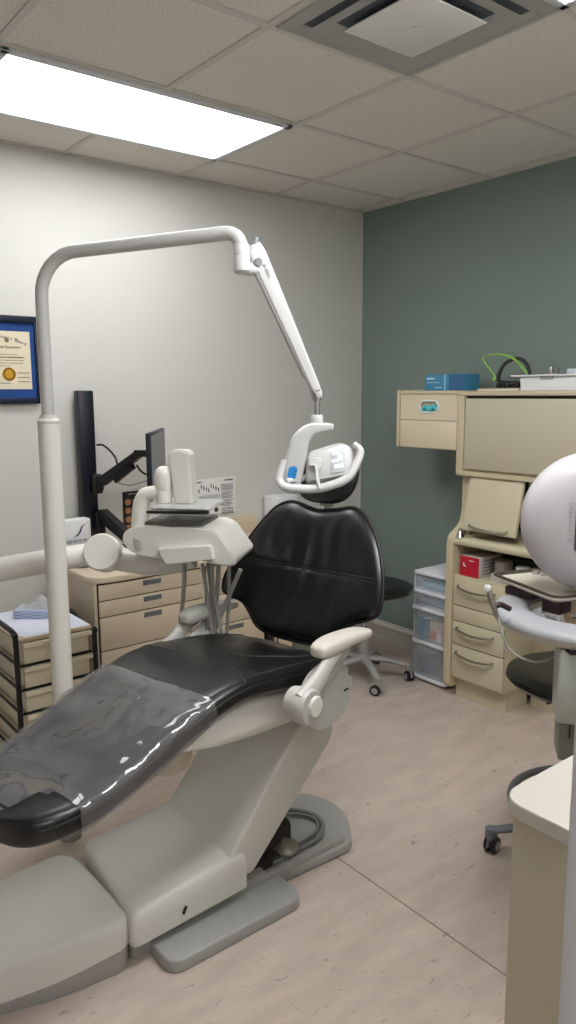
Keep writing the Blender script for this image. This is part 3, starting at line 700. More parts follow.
def stool(cx, cy, z, label, a0, seat_rx, seat_ry, seat_rot, ring=False, arm_m=None, R=.275):
    t = thing('dental_stool', label, 'stool', (cx, cy, 0), 'black seated rolling stools')
    for k in range(5):
        a = a0+2*PI*k/5; ca, sa = math.cos(a), math.sin(a)
        bm = B()
        tube(bm, [(cx+ca*.02, cy+sa*.02, .125), (cx+ca*R*.45, cy+sa*R*.45, .118), (cx+ca*R*.8, cy+sa*R*.8, .098), (cx+ca*R, cy+sa*R, .088)], [.026, .021, .018, .017], 12, flat=.75)
        tube(bm, [(cx+ca*R, cy+sa*R, .062), (cx+ca*R, cy+sa*R, .098)], .018, 14, smooth=False)
        obj('leg', bm, arm_m or stoolgrey, t)
        caster(t, cx+ca*R, cy+sa*R, a+1.1*k+.9, wheel_m=arm_m)
    bm = B(); lathe(bm, [(.03, .09), (.038, .10), (.038, .14), (.028, .15), (.028, .30), (.020, .302)], (cx, cy, 0), 24); obj('column', bm, arm_m or stoolgrey, t)
    bm = B(); lathe(bm, [(.013, .30), (.013, z-.07)], (cx, cy, 0), 16); obj('gas_lift', bm, chrome, t)
    bm = B(); lathe(bm, [(.02, z-.10), (.05, z-.095), (.13, z-.07), (.19, z-.055), (.2, z-.048), (0, z-.045)], (0, 0, 0), 40)
    bm.transform(Matrix.Translation((cx, cy, 0)) @ Matrix.Rotation(seat_rot, 4, 'Z') @ Matrix.Diagonal((seat_rx/.225, seat_ry/.225, 1, 1))); obj('seat_pan', bm, beige, t)
    bm = B(); lathe(bm, [(0, z-.052), (.19, z-.052), (.213, z-.044), (.225, z-.028), (.222, z-.012), (.20, z-.001), (.15, z+.005), (.07, z+.002), (0, z)], (0, 0, 0), 48)
    bm.transform(Matrix.Translation((cx, cy, 0)) @ Matrix.Rotation(seat_rot, 4, 'Z') @ Matrix.Diagonal((seat_rx/.225, seat_ry/.225, 1, 1))); obj('seat', bm, leather, t)
    bm = B(); tube(bm, [(cx, cy, z-.085), (cx+.09*math.cos(2.6), cy+.09*math.sin(2.6), z-.088), (cx+.17*math.cos(2.6), cy+.17*math.sin(2.6), z-.095)], .005, 8); obj('lever', bm, blackp, t)
    if ring:
        bm = B(); tube(bm, [(cx+.255*math.cos(a), cy+.255*math.sin(a), .20) for a in [2*PI*q/48 for q in range(49)]], .014, 12, smooth=False, caps=False, flat=.9)
        for k in range(4):
            a = 2*PI*k/4+.5; tube(bm, [(cx+.02*math.cos(a), cy+.02*math.sin(a), .2), (cx+.25*math.cos(a), cy+.25*math.sin(a), .2)], .006, 8, smooth=False)
        lathe(bm, [(.045, .18), (.045, .22)], (cx, cy, 0), 24)
        obj('foot_ring', bm, ringgrey, t)
    return t
stool(2.87, 2.94, .555, 'black stool on grey star base behind the dental chair backrest', math.radians(-115), .275, .23, math.radians(-42), R=.25)
stool(2.30, 1.25, .672, 'black stool with grey foot ring behind the near counter', math.radians(136), .29, .25, math.radians(122), ring=True, arm_m=ringgrey, R=.325)

# ================================================================ NEAR COUNTER (right foreground)
t = thing('near_counter', 'pale counter with a rounded corner in the right foreground', 'counter', (1.6, .53, 0))
bm = B(); prism(bm, rounded([(1.055, YF+.075), (2.1, YF+.075), (2.1, .742), (1.055, .742)], [.0, 0, .03, .06], 8), .872, .90, 'z', bev=.003, seg=3); obj('counter_top', bm, mat('counter_top_white', (198, 194, 184), .35), t)
bm = B(); box(bm, 1.075, 2.08, YF+.075, .722, 0, .872, bev=.002); obj('cabinet_body', bm, mat('counter_side_beige', (196, 186, 166), .45, vary=.02, vscale=3), t)

# ================================================================ HANGING CONSOLE (right)
t = thing('treatment_console', 'white drum console with grey oval ring shelf at right edge', 'dental console', (1.93, 1.03, .60))
# drum: rounded short cylinder with its face to the room
DC = Vector((1.970, 1.105, 1.240)); DN = Vector((-.78, -.62, 0)).normalized()
bm = B(); prof = []
Rr, Hh = .197, .095
for k in range(0, 17):
    a = -PI/2+PI*k/16; prof.append((Rr*abs(math.cos(a))**.55 if abs(math.cos(a)) > 1e-6 else 0, Hh*sq(math.sin(a), math.sin(a), .75)))
lathe(bm, prof, (0, 0, 0), 56); MD = frame_mat(DC, (-DN.y, DN.x, 0), DN); bm.transform(MD); obj('drum', bm, drum_m, t, thr=80)
bm = B()
for k in range(9): box(bm, -.081+(.006 if k % 2 else 0), -.070, .062-k*.0125, .0635-k*.0125, Hh-.0015, Hh+.0005)
bm.transform(MD); obj('scale_mark', bm, mat('scale_grey', (150, 148, 150), .6), t)
bm = B(); prism(bm, rounded([(-.062, -.07), (.026, -.07), (.026, .07), (-.062, .07)], .012, 4), Hh-.006, Hh+.003, 'z', bev=.001); bm.transform(MD); obj('control_window', bm, mat('window_dark', (70, 70, 78), .3), t)
# eccentric ring shelf: outer ellipse and offset opening
bm = B(); n = 64; rings = []
oc = Vector((1.948, 1.078)); ic = Vector((1.955, 1.108)); ro, ri = .272, .152
for k in range(n):
    a = 2*PI*k/n; d_ = Vector((math.cos(a), math.sin(a)))
    rings.append((oc+d_*ro, ic+d_*ri))
prof_t = [(0, -.004), (0.02, .006), (.10, .012), (.25, .015), (.55, .016), (.80, .013), (.93, .006), (1, -.004), (1, -.004), (0, -.006)]
def ringshape(prof_t, z):
    b_ = B(); vs = []
    for o_, i_ in rings: vs.append([b_.verts.new((*(o_+(i_-o_)*u_), z+h_)) for u_, h_ in prof_t])
    m_ = len(prof_t)
    for k in range(n):
        for j in range(m_): b_.faces.new((vs[k][j], vs[k][(j+1) % m_], vs[(k+1) % n][(j+1) % m_], vs[(k+1) % n][j]))
    return b_
obj('ring_pad', ringshape(prof_t, .980), pad_m, t, thr=50)
obj('ring_underside', ringshape([(.03, 0), (.03, -.010), (.10, -.020), (.5, -.026), (.97, -.018), (.97, 0)], .974), mat('ring_under', (196, 192, 182), .4), t)
# hanging column
CM = frame_mat((1.762, 1.006, 0), (.62, -.78, 0))
bm = B(); prism(bm, rounded([(-.055, -.05), (.115, -.05), (.115, .07), (-.055, .07)], .012, 4), .752, .950, 'z', bev=.005, M=CM); obj('column_housing', bm, colgrey, t)
bm = B(); prism(bm, rounded([(-.045, -.04), (.105, -.04), (.105, .06), (-.045, .06)], .004, 2), .650, .757, 'z', M=CM); obj('column_foot', bm, mat('column_metal', (124, 124, 116), .38, metal=.3), t)
bm = B(); box(bm, -.022, -.018, -.0425, -.039, .712, .748, M=CM); obj('slot', bm, gap_m, t)
bm = B(); box(bm, .038, .052, -.0425, -.039, .702, .748, M=CM); obj('slot', bm, gap_m, t)
bm = B()
for k in range(5): tube(bm, [CM @ Vector((-.04+k*.03, -.045, .952)), CM @ Vector((-.025+k*.03, -.056, .945)), CM @ Vector((-.01+k*.03, -.045, .952))], .005, 8)
obj('cable', bm, gap_m, t)
# neck joining drum and ring, support arm to the floor post outside the picture
bm = B(); tube(bm, [(2.10, 1.02, 1.20), (2.17, .97, 1.05), (2.16, .90, .95)], [.05, .045, .04], 18); tube(bm, [(2.14, .92, .93), (2.05, .85, .935), (1.98, .84, .95)], .03, 12); obj('neck', bm, drum_m, t)
bm = B(); lathe(bm, [(.16, 0), (.16, .02), (.05, .035), (.035, .05), (.035, .94)], (2.17, .895, 0), 28); obj('floor_post', bm, colgrey, t)
# tray holder
bm = B(); box(bm, 1.90, 1.96, 1.24, 1.34, .995, 1.020, bev=.004); box(bm, 1.88, 1.94, 1.14, 1.20, .975, 1.015, bev=.004); obj('holder_block', bm, maroon, t)
bm = B(); tube(bm, [(1.87, 1.10, .985), (1.90, 1.07, .99), (1.99, 1.10, .99), (2.02, 1.02, .99)], .008, 8); tube(bm, [(1.93, 1.09, .992), (1.93, 1.0, .99)], .006, 8, smooth=False); obj('bracket', bm, steel, t)
# tray
TM = frame_mat((1.965, 1.235, 1.022), (-.33, -.945, 0))
t2 = thing('steel_tray', 'stainless steel instrument tray over the grey ring shelf', 'tray', (1.965, 1.235, 1.022))
hl, hw_ = .158, .098
def rr(hx, hy, r, n=5): return rounded([(-hx, -hy), (hx, -hy), (hx, hy), (-hx, hy)], r, n)
bm = B(); outl = [(rr(hl-.028, hw_-.028, .025), .004), (rr(hl-.014, hw_-.014, .032), .020), (rr(hl-.006, hw_-.006, .036), .022), (rr(hl, hw_, .04), .020), (rr(hl, hw_, .04), .016), (rr(hl-.016, hw_-.016, .032), .014), (rr(hl-.03, hw_-.03, .025), .001)]
loft(bm, [[TM @ Vector((x, y, z)) for x, y in o_] for o_, z in outl]); obj('tray_pan', bm, mat('tray_steel', (92, 85, 76), .42, metal=.75), t2)
bm = B(); loft(bm, [[TM @ Vector((x, y, z)) for x, y in o_] for o_, z in ((rr(hl-.05, hw_-.04, .02), -.012), (rr(hl-.01, hw_-.01, .035), .003), (rr(hl+.002, hw_+.002, .04), .010), (rr(hl+.002, hw_+.002, .04), .0155), (rr(hl-.014, hw_-.014, .03), .0135))])
obj('tray_holder', bm, mat('holder_cream', (196, 190, 176), .4), t2)
bm = B(); lathe(bm, [(.012, 0), (.012, .014), (0, .014)], TM @ Vector((-.115, .045, .010)), 16); lathe(bm, [(.009, 0), (.009, .02), (0, .02)], TM @ Vector((-.088, .052, .010)), 16)
tag(obj('bur_pot', bm, chrome), 'small shiny metal pot at the back edge of the steel tray', 'pot')
# syringe on holder with its tube
t3 = thing('air_water_syringe', 'small grey handpiece clipped left of the ring shelf with a thin hose', 'dental instrument', (1.70, 1.27, 1.0))
bm = B(); tube(bm, [(1.640, 1.206, 1.075), (1.643, 1.198, 1.05), (1.652, 1.185, 1.005)], [.007, .009, .006], 12); obj('handle', bm, steel, t3)
bm = B(); lathe(bm, [(.007, 0), (.009, .004), (.009, .014), (.006, .018), (0, .018)], (1.638, 1.209, 1.072), 14); obj('cap', bm, whitep, t3)
bm = B(); tube(bm, [(1.652, 1.196, 1.03), (1.672, 1.19, 1.035), (1.70, 1.18, 1.02)], .008, 10); obj('clip', bm, maroon, t3)
bm = B(); tube(bm, [(1.653, 1.183, 1.005), (1.652, 1.168, .965), (1.660, 1.150, .925), (1.685, 1.125, .900), (1.735, 1.10, .885), (1.80, 1.08, .90)], .0032, 8); obj('hose', bm, hose_m, t3)

# plastic bags behind ring, on knee-space side
bm = B()
for k in range(14):
    p0 = Vector((3.0+random.uniform(-.05, .05), 1.93+random.uniform(-.09, .06), .60+random.uniform(-.06, .05)))
    tt = bmesh.new(); bmesh.ops.create_icosphere(tt, subdivisions=1, radius=1)
    for v in tt.verts: v.co *= 1+.5*noise.noise(v.co*2+Vector((k, 0, 0)))
    tt.transform(Matrix.Translation(p0) @ Matrix.Rotation(random.random()*3, 4, 'X') @ Matrix.Diagonal((.03, .028, .05, 1))); merge(bm, tt)
tag(obj('plastic_bag', bm, mat('bag_clear', (200, 200, 205), .2, alpha=.5), flat=True), 'crumpled clear plastic bag hanging under the cream desk', 'bag')

# ================================================================ DENTAL CHAIR
# base, aligned with the room
base = thing('dental_chair', 'black upholstered dental chair with off-white arms and grey floor base', 'dental chair', (1.35, 1.98, 0))
plate = rounded([(.86, 1.80), (1.36, 1.80), (1.70, 1.785), (1.81, 1.93), (1.83, 2.06), (1.76, 2.19), (1.30, 2.19), (.86, 2.17)], [.02, .01, .03, .08, .06, .08, .02, .02], 5)
bm = B(); prism(bm, plate, 0, .038, 'z', bev=.010, seg=3); obj('base_plate', bm, darkgrey, base)
wing = rounded([(.905, 1.668), (1.385, 1.668), (1.385, 1.83), (.905, 1.83)], [.05, .05, .01, .01], 6)
bm = B(); prism(bm, wing, 0, .042, 'z', bev=.014, seg=3); obj('base_wing', bm, darkgrey, base)
bm = B(); prism(bm, rounded([(.85, 1.795), (1.33, 1.795), (1.33, 2.165), (.85, 2.165)], .02, 3), .0, .075, 'z', bev=.004); 
prism(bm, rounded([(.88, 1.79), (1.68, 1.80), (1.70, 1.83), (.88, 1.85)], .01, 2), .02, .055, 'z', bev=.008)
obj('base_skirt', bm, skirt_m, base)
# mid cover
def cover(name, outline, z0, ztop, crown, m, inset=.03, zskew=None):
    bm = B(); cxy = Vector((sum(p[0] for p in outline)/len(outline), sum(p[1] for p in outline)/len(outline)))
    rs = []
    for f_, h_ in ((1.0, 0), (1.0, .55), (.985, .80), (.95, .93), (.88, .985), (.6, 1.0), (.25, 1.02), (.02, 1.025)):
        ring_ = []
        for p_ in outline:
            q = cxy+(Vector(p_)-cxy)*f_; zt = ztop(q.x, q.y) if callable(ztop) else ztop
            ring_.append((q.x, q.y, z0(q.x, q.y)*(1-h_)+zt*h_ if callable(z0) else z0*(1-h_)+zt*h_))
        rs.append(ring_)
    loft(bm, rs); return obj(name, bm, m, base, thr=50)
ou = rounded([(.835, 1.755), (1.235, 1.765), (1.235, 2.195), (.875, 2.195)], [.03, .012, .02, .04], 5)
dense = []
for i, p_ in enumerate(ou):
    q_ = ou[(i+1) % len(ou)]; k_ = max(1, int((Vector(p_)-Vector(q_)).length/.03))
    for j in range(k_): dense.append(tuple(Vector(p_).lerp(Vector(q_), j/k_)))
cover('mid_cover', dense, lambda x, y: .070+.03*(x-.84), lambda x, y: .168+.10*(x-.84), 0, coverp)
bm = B(); tube(bm, [(.999, 1.7555, .105), (1.002, 1.7535, .117), (1.008, 1.7545, .125)], .0045, 8); obj('cover_latch', bm, gap_m, base)
# toe cover in front: long D shape
toe = [(.852, 1.80), (.845, 2.15), (.81, 2.205), (.55, 2.185), (.30, 2.13), (.17, 2.02), (.17, 1.97), (.30, 1.90), (.50, 1.835), (.64, 1.79), (.82, 1.772)]
toe = rounded(toe, [.02, .03, .05, .10, .10, .04, .04, .10, .10, .08, .03], 4)
dense = []
for i, p_ in enumerate(toe):
    q_ = toe[(i+1) % len(toe)]; k_ = max(1, int((Vector(p_)-Vector(q_)).length/.03))
    for j in range(k_): dense.append(tuple(Vector(p_).lerp(Vector(q_), j/k_)))
ctr = Vector((.53, 1.98))
bm = B(); prism(bm, [tuple(ctr+(Vector(p_)-ctr)*.985) for p_ in toe], 0.0, .085, 'z', bev=.003); obj('toe_skirt', bm, skirt_m, base)
def topz(x, y): return .155+.01*math.cos((y-1.98)*6)-.075*max(0, (.62-x)/.45)**1.4
cover('toe_cover', dense, lambda x, y: .030+.045*max(0, min(1, (x-.45)/.4)), topz, 0, coverp)
# lift arm
arm = rounded([(1.165, .185), (1.215, .120), (1.26, .105), (1.590, .455), (1.605, .50), (1.58, .535), (1.48, .560), (1.44, .530)], [.02, .01, .02, .03, .02, .02, .02, .03], 4)
bm = B(); prism(bm, arm, 1.775, 2.165, 'y', bev=.012, seg=3); obj('lift_arm', bm, coverp, base, thr=50)
bm = B(); box(bm, 1.22, 1.50, 1.87, 2.10, .035, .16, bev=.02); box(bm, 1.30, 1.42, 1.83, 1.90, .036, .085, bev=.01); obj('lift_mechanism', bm, gap_m, base)
bm = B(); lathe(bm, [(0, 0), (.03, 0), (.028, .006), (.052, .035), (.052, .045), (.006, .075), (0, .075)], (1.455, 1.868, .036), 28); obj('metal_cone', bm, steel, base)
bm = B(); tube(bm, [(1.38, 1.83, .066), (1.50, 1.845, .056), (1.60, 1.86, .052), (1.67, 1.91, .052), (1.69, 1.98, .052), (1.65, 2.05, .055), (1.57, 2.09, .058), (1.48, 2.08, .065), (1.42, 2.05, .08)], .0085, 10)
tube(bm, [(1.40, 1.85, .060), (1.52, 1.875, .052), (1.62, 1.895, .050), (1.67, 1.94, .050), (1.672, 1.99, .050), (1.63, 2.04, .052), (1.55, 2.07, .056)], .006, 10); obj('floor_hose', bm, mat('floor_hose_grey', (122, 122, 120), .4), base)

# upper chair, turned 14 degrees on its base
TH = math.radians(14); C0 = Vector((1.48, 1.97, 0)); AX = Vector((math.cos(TH), math.sin(TH), 0)); WX = Vector((-math.sin(TH), math.cos(TH), 0))
def CH(s, w, z): return C0+AX*s+WX*w+Vector((0, 0, z))
# seat + leg rest: loft along the length. stations: s, half width, top z, thickness
ST = [(-1.065, .03, .645, .05), (-1.06, .10, .658, .065), (-1.04, .155, .668, .078), (-.99, .188, .676, .086), (-.90, .205, .686, .092), (-.80, .213, .712, .095), (-.70, .220, .748, .10), (-.60, .226, .780, .095), (-.50, .232, .802, .085), (-.42, .238, .814, .082), (-.34, .242, .814, .085), (-.24, .246, .802, .092), (-.12, .250, .785, .098), (0, .245, .762, .10), (.08, .230, .738, .095), (.14, .195, .718, .085), (.165, .10, .705, .07)]
def interp(ST, n):
    P = [Vector(s_) if len(s_) <= 4 else s_ for s_ in ST]; out = []
    for i in range(len(ST)-1):
        a, b, c_, d_ = ST[max(i-1, 0)], ST[i], ST[i+1], ST[min(i+2, len(ST)-1)]
        for k in range(n):
            t_ = k/n
            out.append(tuple(.5*((2*b[q])+(-a[q]+c_[q])*t_+(2*a[q]-5*b[q]+4*c_[q]-d_[q])*t_*t_+(-a[q]+3*b[q]-3*c_[q]+d_[q])*t_**3) for q in range(4)))
    out.append(ST[-1]); return out
def cushion(stations, N=56, puff=0.0, wr=0.0, dip=.012, zoff=0.0):
    rs = []
    for (s, hw, zt, th) in stations:
        ring_ = []
        dz_ds = 0
        for j in range(N):
            a = 2*PI*j/N; ca, sa = math.cos(a), math.sin(a)
            w = (hw+puff)*sq(ca, ca, .42)
            if sa >= 0: z = zt-th*.45+(th*.45+puff)*sq(sa, sa, .5)
            else: z = zt-th*.45-(th*.55+puff)*abs(sa)**.55
            if wr > .005:
                k_ = max(0, abs(w)/hw-.72)/.28; w += math.copysign(.005*k_*math.sin(s*105+z*70), w); z += .004*k_*math.sin(s*85+1)*(1 if sa > 0 else 0)
            if sa > 0:
                z -= dip*max(0, 1-(w/hw/.85)**2)*min(1, hw/.2)
                if wr: z += wr*(noise.noise(Vector((s*7, w*9, 3)))+.5*noise.noise(Vector((s*17, w*15, 8))))*sa
            ring_.append(CH(s, w, z+zoff))
        rs.append(ring_)
    bm = B(); loft(bm, rs); return bm
STI = interp(ST, 5)
seat_o = obj('seat_cushion', cushion(STI, wr=.003), leather, base, thr=60)
# stitched seams on the seat
def topat(s, w):
    for i in range(len(STI)-1):
        if STI[i][0] <= s <= STI[i+1][0]:
            u_ = (s-STI[i][0])/(STI[i+1][0]-STI[i][0]); q = [STI[i][k]*(1-u_)+STI[i+1][k]*u_ for k in range(4)]; break
    else: q = STI[-1]
    hw, zt, th = q[1], q[2], q[3]
    ww = min(.999, abs(w)/hw); ca = ww**(1/.42); sa = math.sqrt(max(0, 1-ca*ca))
    z = zt-th*.45+th*.45*sa**.5-.012*max(0, 1-(w/hw/.85)**2)*min(1, hw/.2)
    return z+.003*(noise.noise(Vector((s*7, w*9, 3)))+.5*noise.noise(Vector((s*17, w*15, 8))))*sa
def seam(pts, r=.0022, m=stitch_m, name='seam'):
    sp = smoothpath([Vector((p_[0], p_[1], 0)) for p_ in pts], 10)
    bm = B(); tube(bm, [CH(q.x, q.y, topat(q.x, q.y)+.0002) for q in sp], r, 6, smooth=False); obj(name, bm, m, seat_o)
seam([(-.36, .235), (-.33, .12), (-.31, 0), (-.33, -.12), (-.39, -.23)])
seam([(.10, .20), (-.05, .17), (-.16, .08), (-.20, 0), (-.16, -.08), (-.04, -.17), (.10, -.19)])
seam([(-.30, .23), (-.20, .225), (-.05, .215), (.06, .19)], .0016)
seam([(-.40, -.220), (-.25, -.222), (-.08, -.22), (.06, -.20)], .0018)
seam([(-.78, -.200), (-.65, -.205), (-.5, -.21), (-.40, -.220)], .0018)
seam([(-.93, -.190), (-.89, -.10), (-.88, 0), (-.89, .10), (-.93, .190)], .0018)
bm = B(); 
for sgn in (-1, 1):
    tube(bm, [CH(s, sgn*(hw+.0005), zt-th*.45+.008) for s, hw, zt, th in STI[12:-6]], .004, 8, smooth=False)
obj('piping', bm, piping_m, seat_o)
# clear vinyl sleeve over the leg rest
slv = [q for q in STI if q[0] < -.50]
bm = cushion([q for q in slv if q[0] > -1.055], puff=.006, wr=.008, dip=.006)
def uncovered(f):
    q = f.calc_center_median()-C0; s_ = q.dot(AX); w_s = q.dot(WX)
    return len(f.verts) > 8 or ((s_+1.06)/.13)**2+((w_s+.20)/.17)**2 < 1
bmesh.ops.delete(bm, geom=[f for f in bm.faces if uncovered(f)], context='FACES')
sl = obj('toe_sleeve', bm, mat_plastic_cover(), base, thr=80, label='clear glossy plastic sleeve over the leg rest')

# shell below the seat
SH = [(-.62, .10, .675, .02), (-.58, .16, .690, .05), (-.50, .19, .705, .085), (-.40, .205, .725, .125), (-.28, .21, .735, .155), (-.14, .21, .715, .150), (.0, .205, .69, .13), (.10, .19, .67, .10), (.16, .16, .66, .06), (.18, .10, .655, .03)]
bm = cushion(interp(SH, 4), dip=0); obj('seat_shell', bm, chairw, base, thr=60)
bm = B(); lathe(bm, [(.055, .0), (.068, .01), (.072, .03), (.072, .15)], CH(-.50, -.02, .53), 32); obj('junction_pod', bm, mat('pod_beige', (186, 178, 162), .45), base)
bm = B(); tube(bm, [CH(.02, -.2, .60), CH(-.02, -.23, .57), CH(-.01, -.2, .55)], .006, 8); box(bm, 1.52, 1.60, 1.86, 2.06, .50, .60, bev=.01); obj('pivot_bracket', bm, steel, base)
# arm rests
def armrest(sg, ds=0.0, dz=0.0):
    w0 = sg*.325
    bm = B()
    out = rounded([(-.25+ds, .665), (-.15+ds, .600), (-.04+ds, .605), (.02+ds, .67), (.01+ds, .745), (-.06+ds, .79), (-.16+ds, .77)], .035, 5)
    t_ = bmesh.new(); a = [t_.verts.new(CH(p_[0], w0-sg*.045, p_[1]+dz)) for p_ in out]; b_ = [t_.verts.new(CH(p_[0], w0+sg*.006, p_[1]+dz)) for p_ in out]
    f0 = t_.faces.new(a); f1 = t_.faces.new(b_[::-1])
    for i in range(len(out)): t_.faces.new((a[i], b_[i], b_[(i+1) % len(out)], a[(i+1) % len(out)]))
    bmesh.ops.bevel(t_, geom=list(f1.edges), offset=.012, segments=3, affect='EDGES'); merge(bm, t_)
    pl = obj('arm_housing', bm, greyp, base, thr=50)
    bm = B(); box(bm, -.012, .012, -.003, .003, -.001, .001); bm.transform(frame_mat(CH(-.02+ds, w0+sg*.0065, .69+dz), AX, WX*sg)); obj('label_plate', bm, gap_m, pl)
    Mh = frame_mat(CH(-.255+ds, w0+sg*.005, .722+dz), AX, WX*sg)
    bm = B(); lathe(bm, [(.046, -.03), (.052, 0), (.052, .034), (.047, .041), (0, .041)], (0, 0, 0), 36); bm.transform(Mh); h_ = obj('arm_hub', bm, mat('arm_grey', (190, 189, 184), .35), base)
    bm = B(); lathe(bm, [(.030, .040), (.030, .047), (.027, .050), (0, .051)], (0, 0, 0), 32); bm.transform(Mh @ Matrix.Translation((.012, 0, 0))); obj('hub_cap', bm, chairw, h_)
    bm = B(); tube(bm, [CH(-.275+ds, w0+sg*.020, .735+dz), CH(-.20+ds, w0+sg*.022, .77+dz), CH(-.13+ds, w0+sg*.020, .815+dz), CH(-.08+ds, w0+sg*.018, .83+dz)], [.036, .032, .027, .022], 16, flat=.62, up=WX)
    tube(bm, [CH(-.20+ds, w0+sg*.0, .70+dz), CH(-.10+ds, w0+sg*.0, .77+dz), CH(.0+ds, w0+sg*.0, .825+dz)], [.03, .03, .02], 14, flat=.5, up=WX); obj('arm_stalk', bm, mat('arm_grey', (190, 189, 184), .35), base)
    PS = [(-.172, .012, .858, .018), (-.165, .026, .868, .036), (-.14, .036, .876, .048), (-.09, .040, .880, .052), (-.02, .040, .876, .044), (.05, .039, .868, .036), (.09, .032, .860, .028), (.112, .014, .852, .016)]
    PS = interp(PS, 4); rs = []
    for (s, hw, zt, th) in PS:
        rs.append([CH(s+ds, w0+hw*sq(math.cos(a_), math.cos(a_), .7), zt-th/2+th/2*sq(math.sin(a_), math.sin(a_), .7)+dz) for a_ in [2*PI*j/24 for j in range(24)]])
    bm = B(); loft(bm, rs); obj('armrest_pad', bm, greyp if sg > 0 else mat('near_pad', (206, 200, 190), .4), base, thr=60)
armrest(-1, -.012); armrest(1, .085, -.040)

# backrest
OUT = [(.0, 1.178), (.05, 1.184), (.105, 1.198), (.145, 1.198), (.190, 1.176), (.228, 1.128), (.268, 1.06), (.303, .985), (.325, .925), (.322, .875), (.29, .856), (.235, .84), (.195, .805), (.158, .768), (.10, .748), (0, .742),
       (-.10, .748), (-.158, .770), (-.195, .805), (-.25, .845), (-.325, .879), (-.350, .912), (-.340, .985), (-.305, 1.065), (-.256, 1.13), (-.195, 1.18), (-.14, 1.200), (-.075, 1.189)]
OUT = [(p_[0], p_[1]) for p_ in OUT]
o3 = [Vector((a, b, 0)) for a, b in OUT]; P_ = o3[-1:]+o3+o3[:2]; OUTS = []
for i in range(1, len(P_)-2):
    for k in range(4):
        t_ = k/4; a, b, c_, d_ = P_[i-1], P_[i], P_[i+1], P_[i+2]
        v = .5*((2*b)+(-a+c_)*t_+(2*a-5*b+4*c_-d_)*t_*t_+(-a+3*b-3*c_+d_)*t_**3); OUTS.append((v.x, v.y))
def BS(w, z): return .12+.41*(z-.73)-.5*w*w
def back_pt(w, z, off):     # off along forward normal (towards the foot end)
    nrm_ = Vector((-1, 0, .41)).normalized(); s = BS(w, z)
    return CH(s, w, z)+(AX*nrm_.x+Vector((0, 0, nrm_.z)))*off
def bwr(w, z):
    d_ = math.hypot(w/.33, (z-.97)/.23)
    f = max(0, 1-d_**3)
    return f*(.008*noise.noise(Vector((w*18, (z-.97)*4+w*2, 2)))+.0025*math.sin(w*75+4*math.sin(z*8))+.003*noise.noise(Vector((w*38, z*9, 7))))-.006*math.exp(-((z-.975-.12*w*w)/.008)**2)*f-.004*f*math.exp(-(w/.14)**2)
cb = (0.0, .975); bm = B(); NR = 26; fr = []; bk = []
for r in range(NR+1):
    u_ = 1-r/NR; row = []; rowb = []
    for (w, z) in OUTS:
        ww = cb[0]+(w-cb[0])*u_; zz = cb[1]+(z-cb[1])*u_
        e_ = (1-u_**4)**.5
        row.append((ww, zz, .034*e_+bwr(ww, zz)*e_)); rowb.append((ww, zz, -.036*(1-u_**6)**.5))
    fr.append(row); bk.append(rowb)
allr = [[back_pt(*q) for q in row] for row in bk[:0:-1]]+[[back_pt(*q) for q in row] for row in fr]
R_ = [[bm.verts.new(p_) for p_ in ring_] for ring_ in allr[:]]
nn = len(OUTS)
for a, b in zip(R_, R_[1:]):
    for j in range(nn): bm.faces.new((a[j], a[(j+1) % nn], b[(j+1) % nn], b[j]))
bmesh.ops.remove_doubles(bm, verts=bm.verts[:], dist=.0004)
bo = obj('backrest', bm, leather, base, thr=70)
bm = B(); tube(bm, [back_pt(w*1.004, cb[1]+(z-cb[1])*1.004, 0) for w, z in OUTS]+[back_pt(OUTS[0][0], OUTS[0][1], 0)], .0065, 8, smooth=False, caps=False); obj('piping', bm, piping_m, bo)
bm = B()
sp = [(-.318+i*.02, 0) for i in range(29)]
tube(bm, [back_pt(w, .975+.12*w*w+.004, .034*(1-(min(.99, abs(w)/.34))**4)**.5+bwr(w, .975+.12*w*w+.004)+.0012) for w, _ in sp], .0016, 6, smooth=False)
tube(bm, [back_pt(w, .975+.12*w*w-.006, .034*(1-(min(.99, abs(w)/.34))**4)**.5+bwr(w, .975+.12*w*w-.006)+.0008) for w, _ in sp], .0012, 6, smooth=False)
obj('seam', bm, stitch_m, bo)
# back shell and connection to seat
bm = B()
tube(bm, [CH(.20, 0, .60), CH(.235, 0, .70), CH(.265, 0, .82), CH(.30, 0, 1.0), CH(.37, 0, 1.16)], [.09, .10, .10, .08, .05], 20, flat=.35, up=WX); obj('back_support', bm, chairw, base)
# headrest
bm = B(); tube(bm, [CH(.325, -.005, 1.15), CH(.345, -.005, 1.20), CH(.355, -.005, 1.24)], .020, 12, flat=.35, up=WX); box(bm, -.028, .028, -.010, .010, -.012, .012, bev=.004, M=frame_mat(CH(.335, -.005, 1.205), WX, (0, 0, 1))); obj('headrest_bar', bm, greyp, base)
bm = B(); rs = []
for k in range(17):
    a = -PI/2+PI*k/16; z = 1.298+.092*math.sin(a); 
    hw = .126*abs(math.cos(a))**.6+.002
    rs.append([CH(.345+.41*(z-1.292)-.5*(hw*math.cos(b_))**2*1.2+.038*sq(math.sin(b_), math.sin(b_), .8)*abs(math.cos(a))**.5, hw*math.cos(b_)-.005, z) for b_ in [2*PI*j/28 for j in range(28)]])
loft(bm, rs); obj('headrest', bm, leather, base, thr=70)

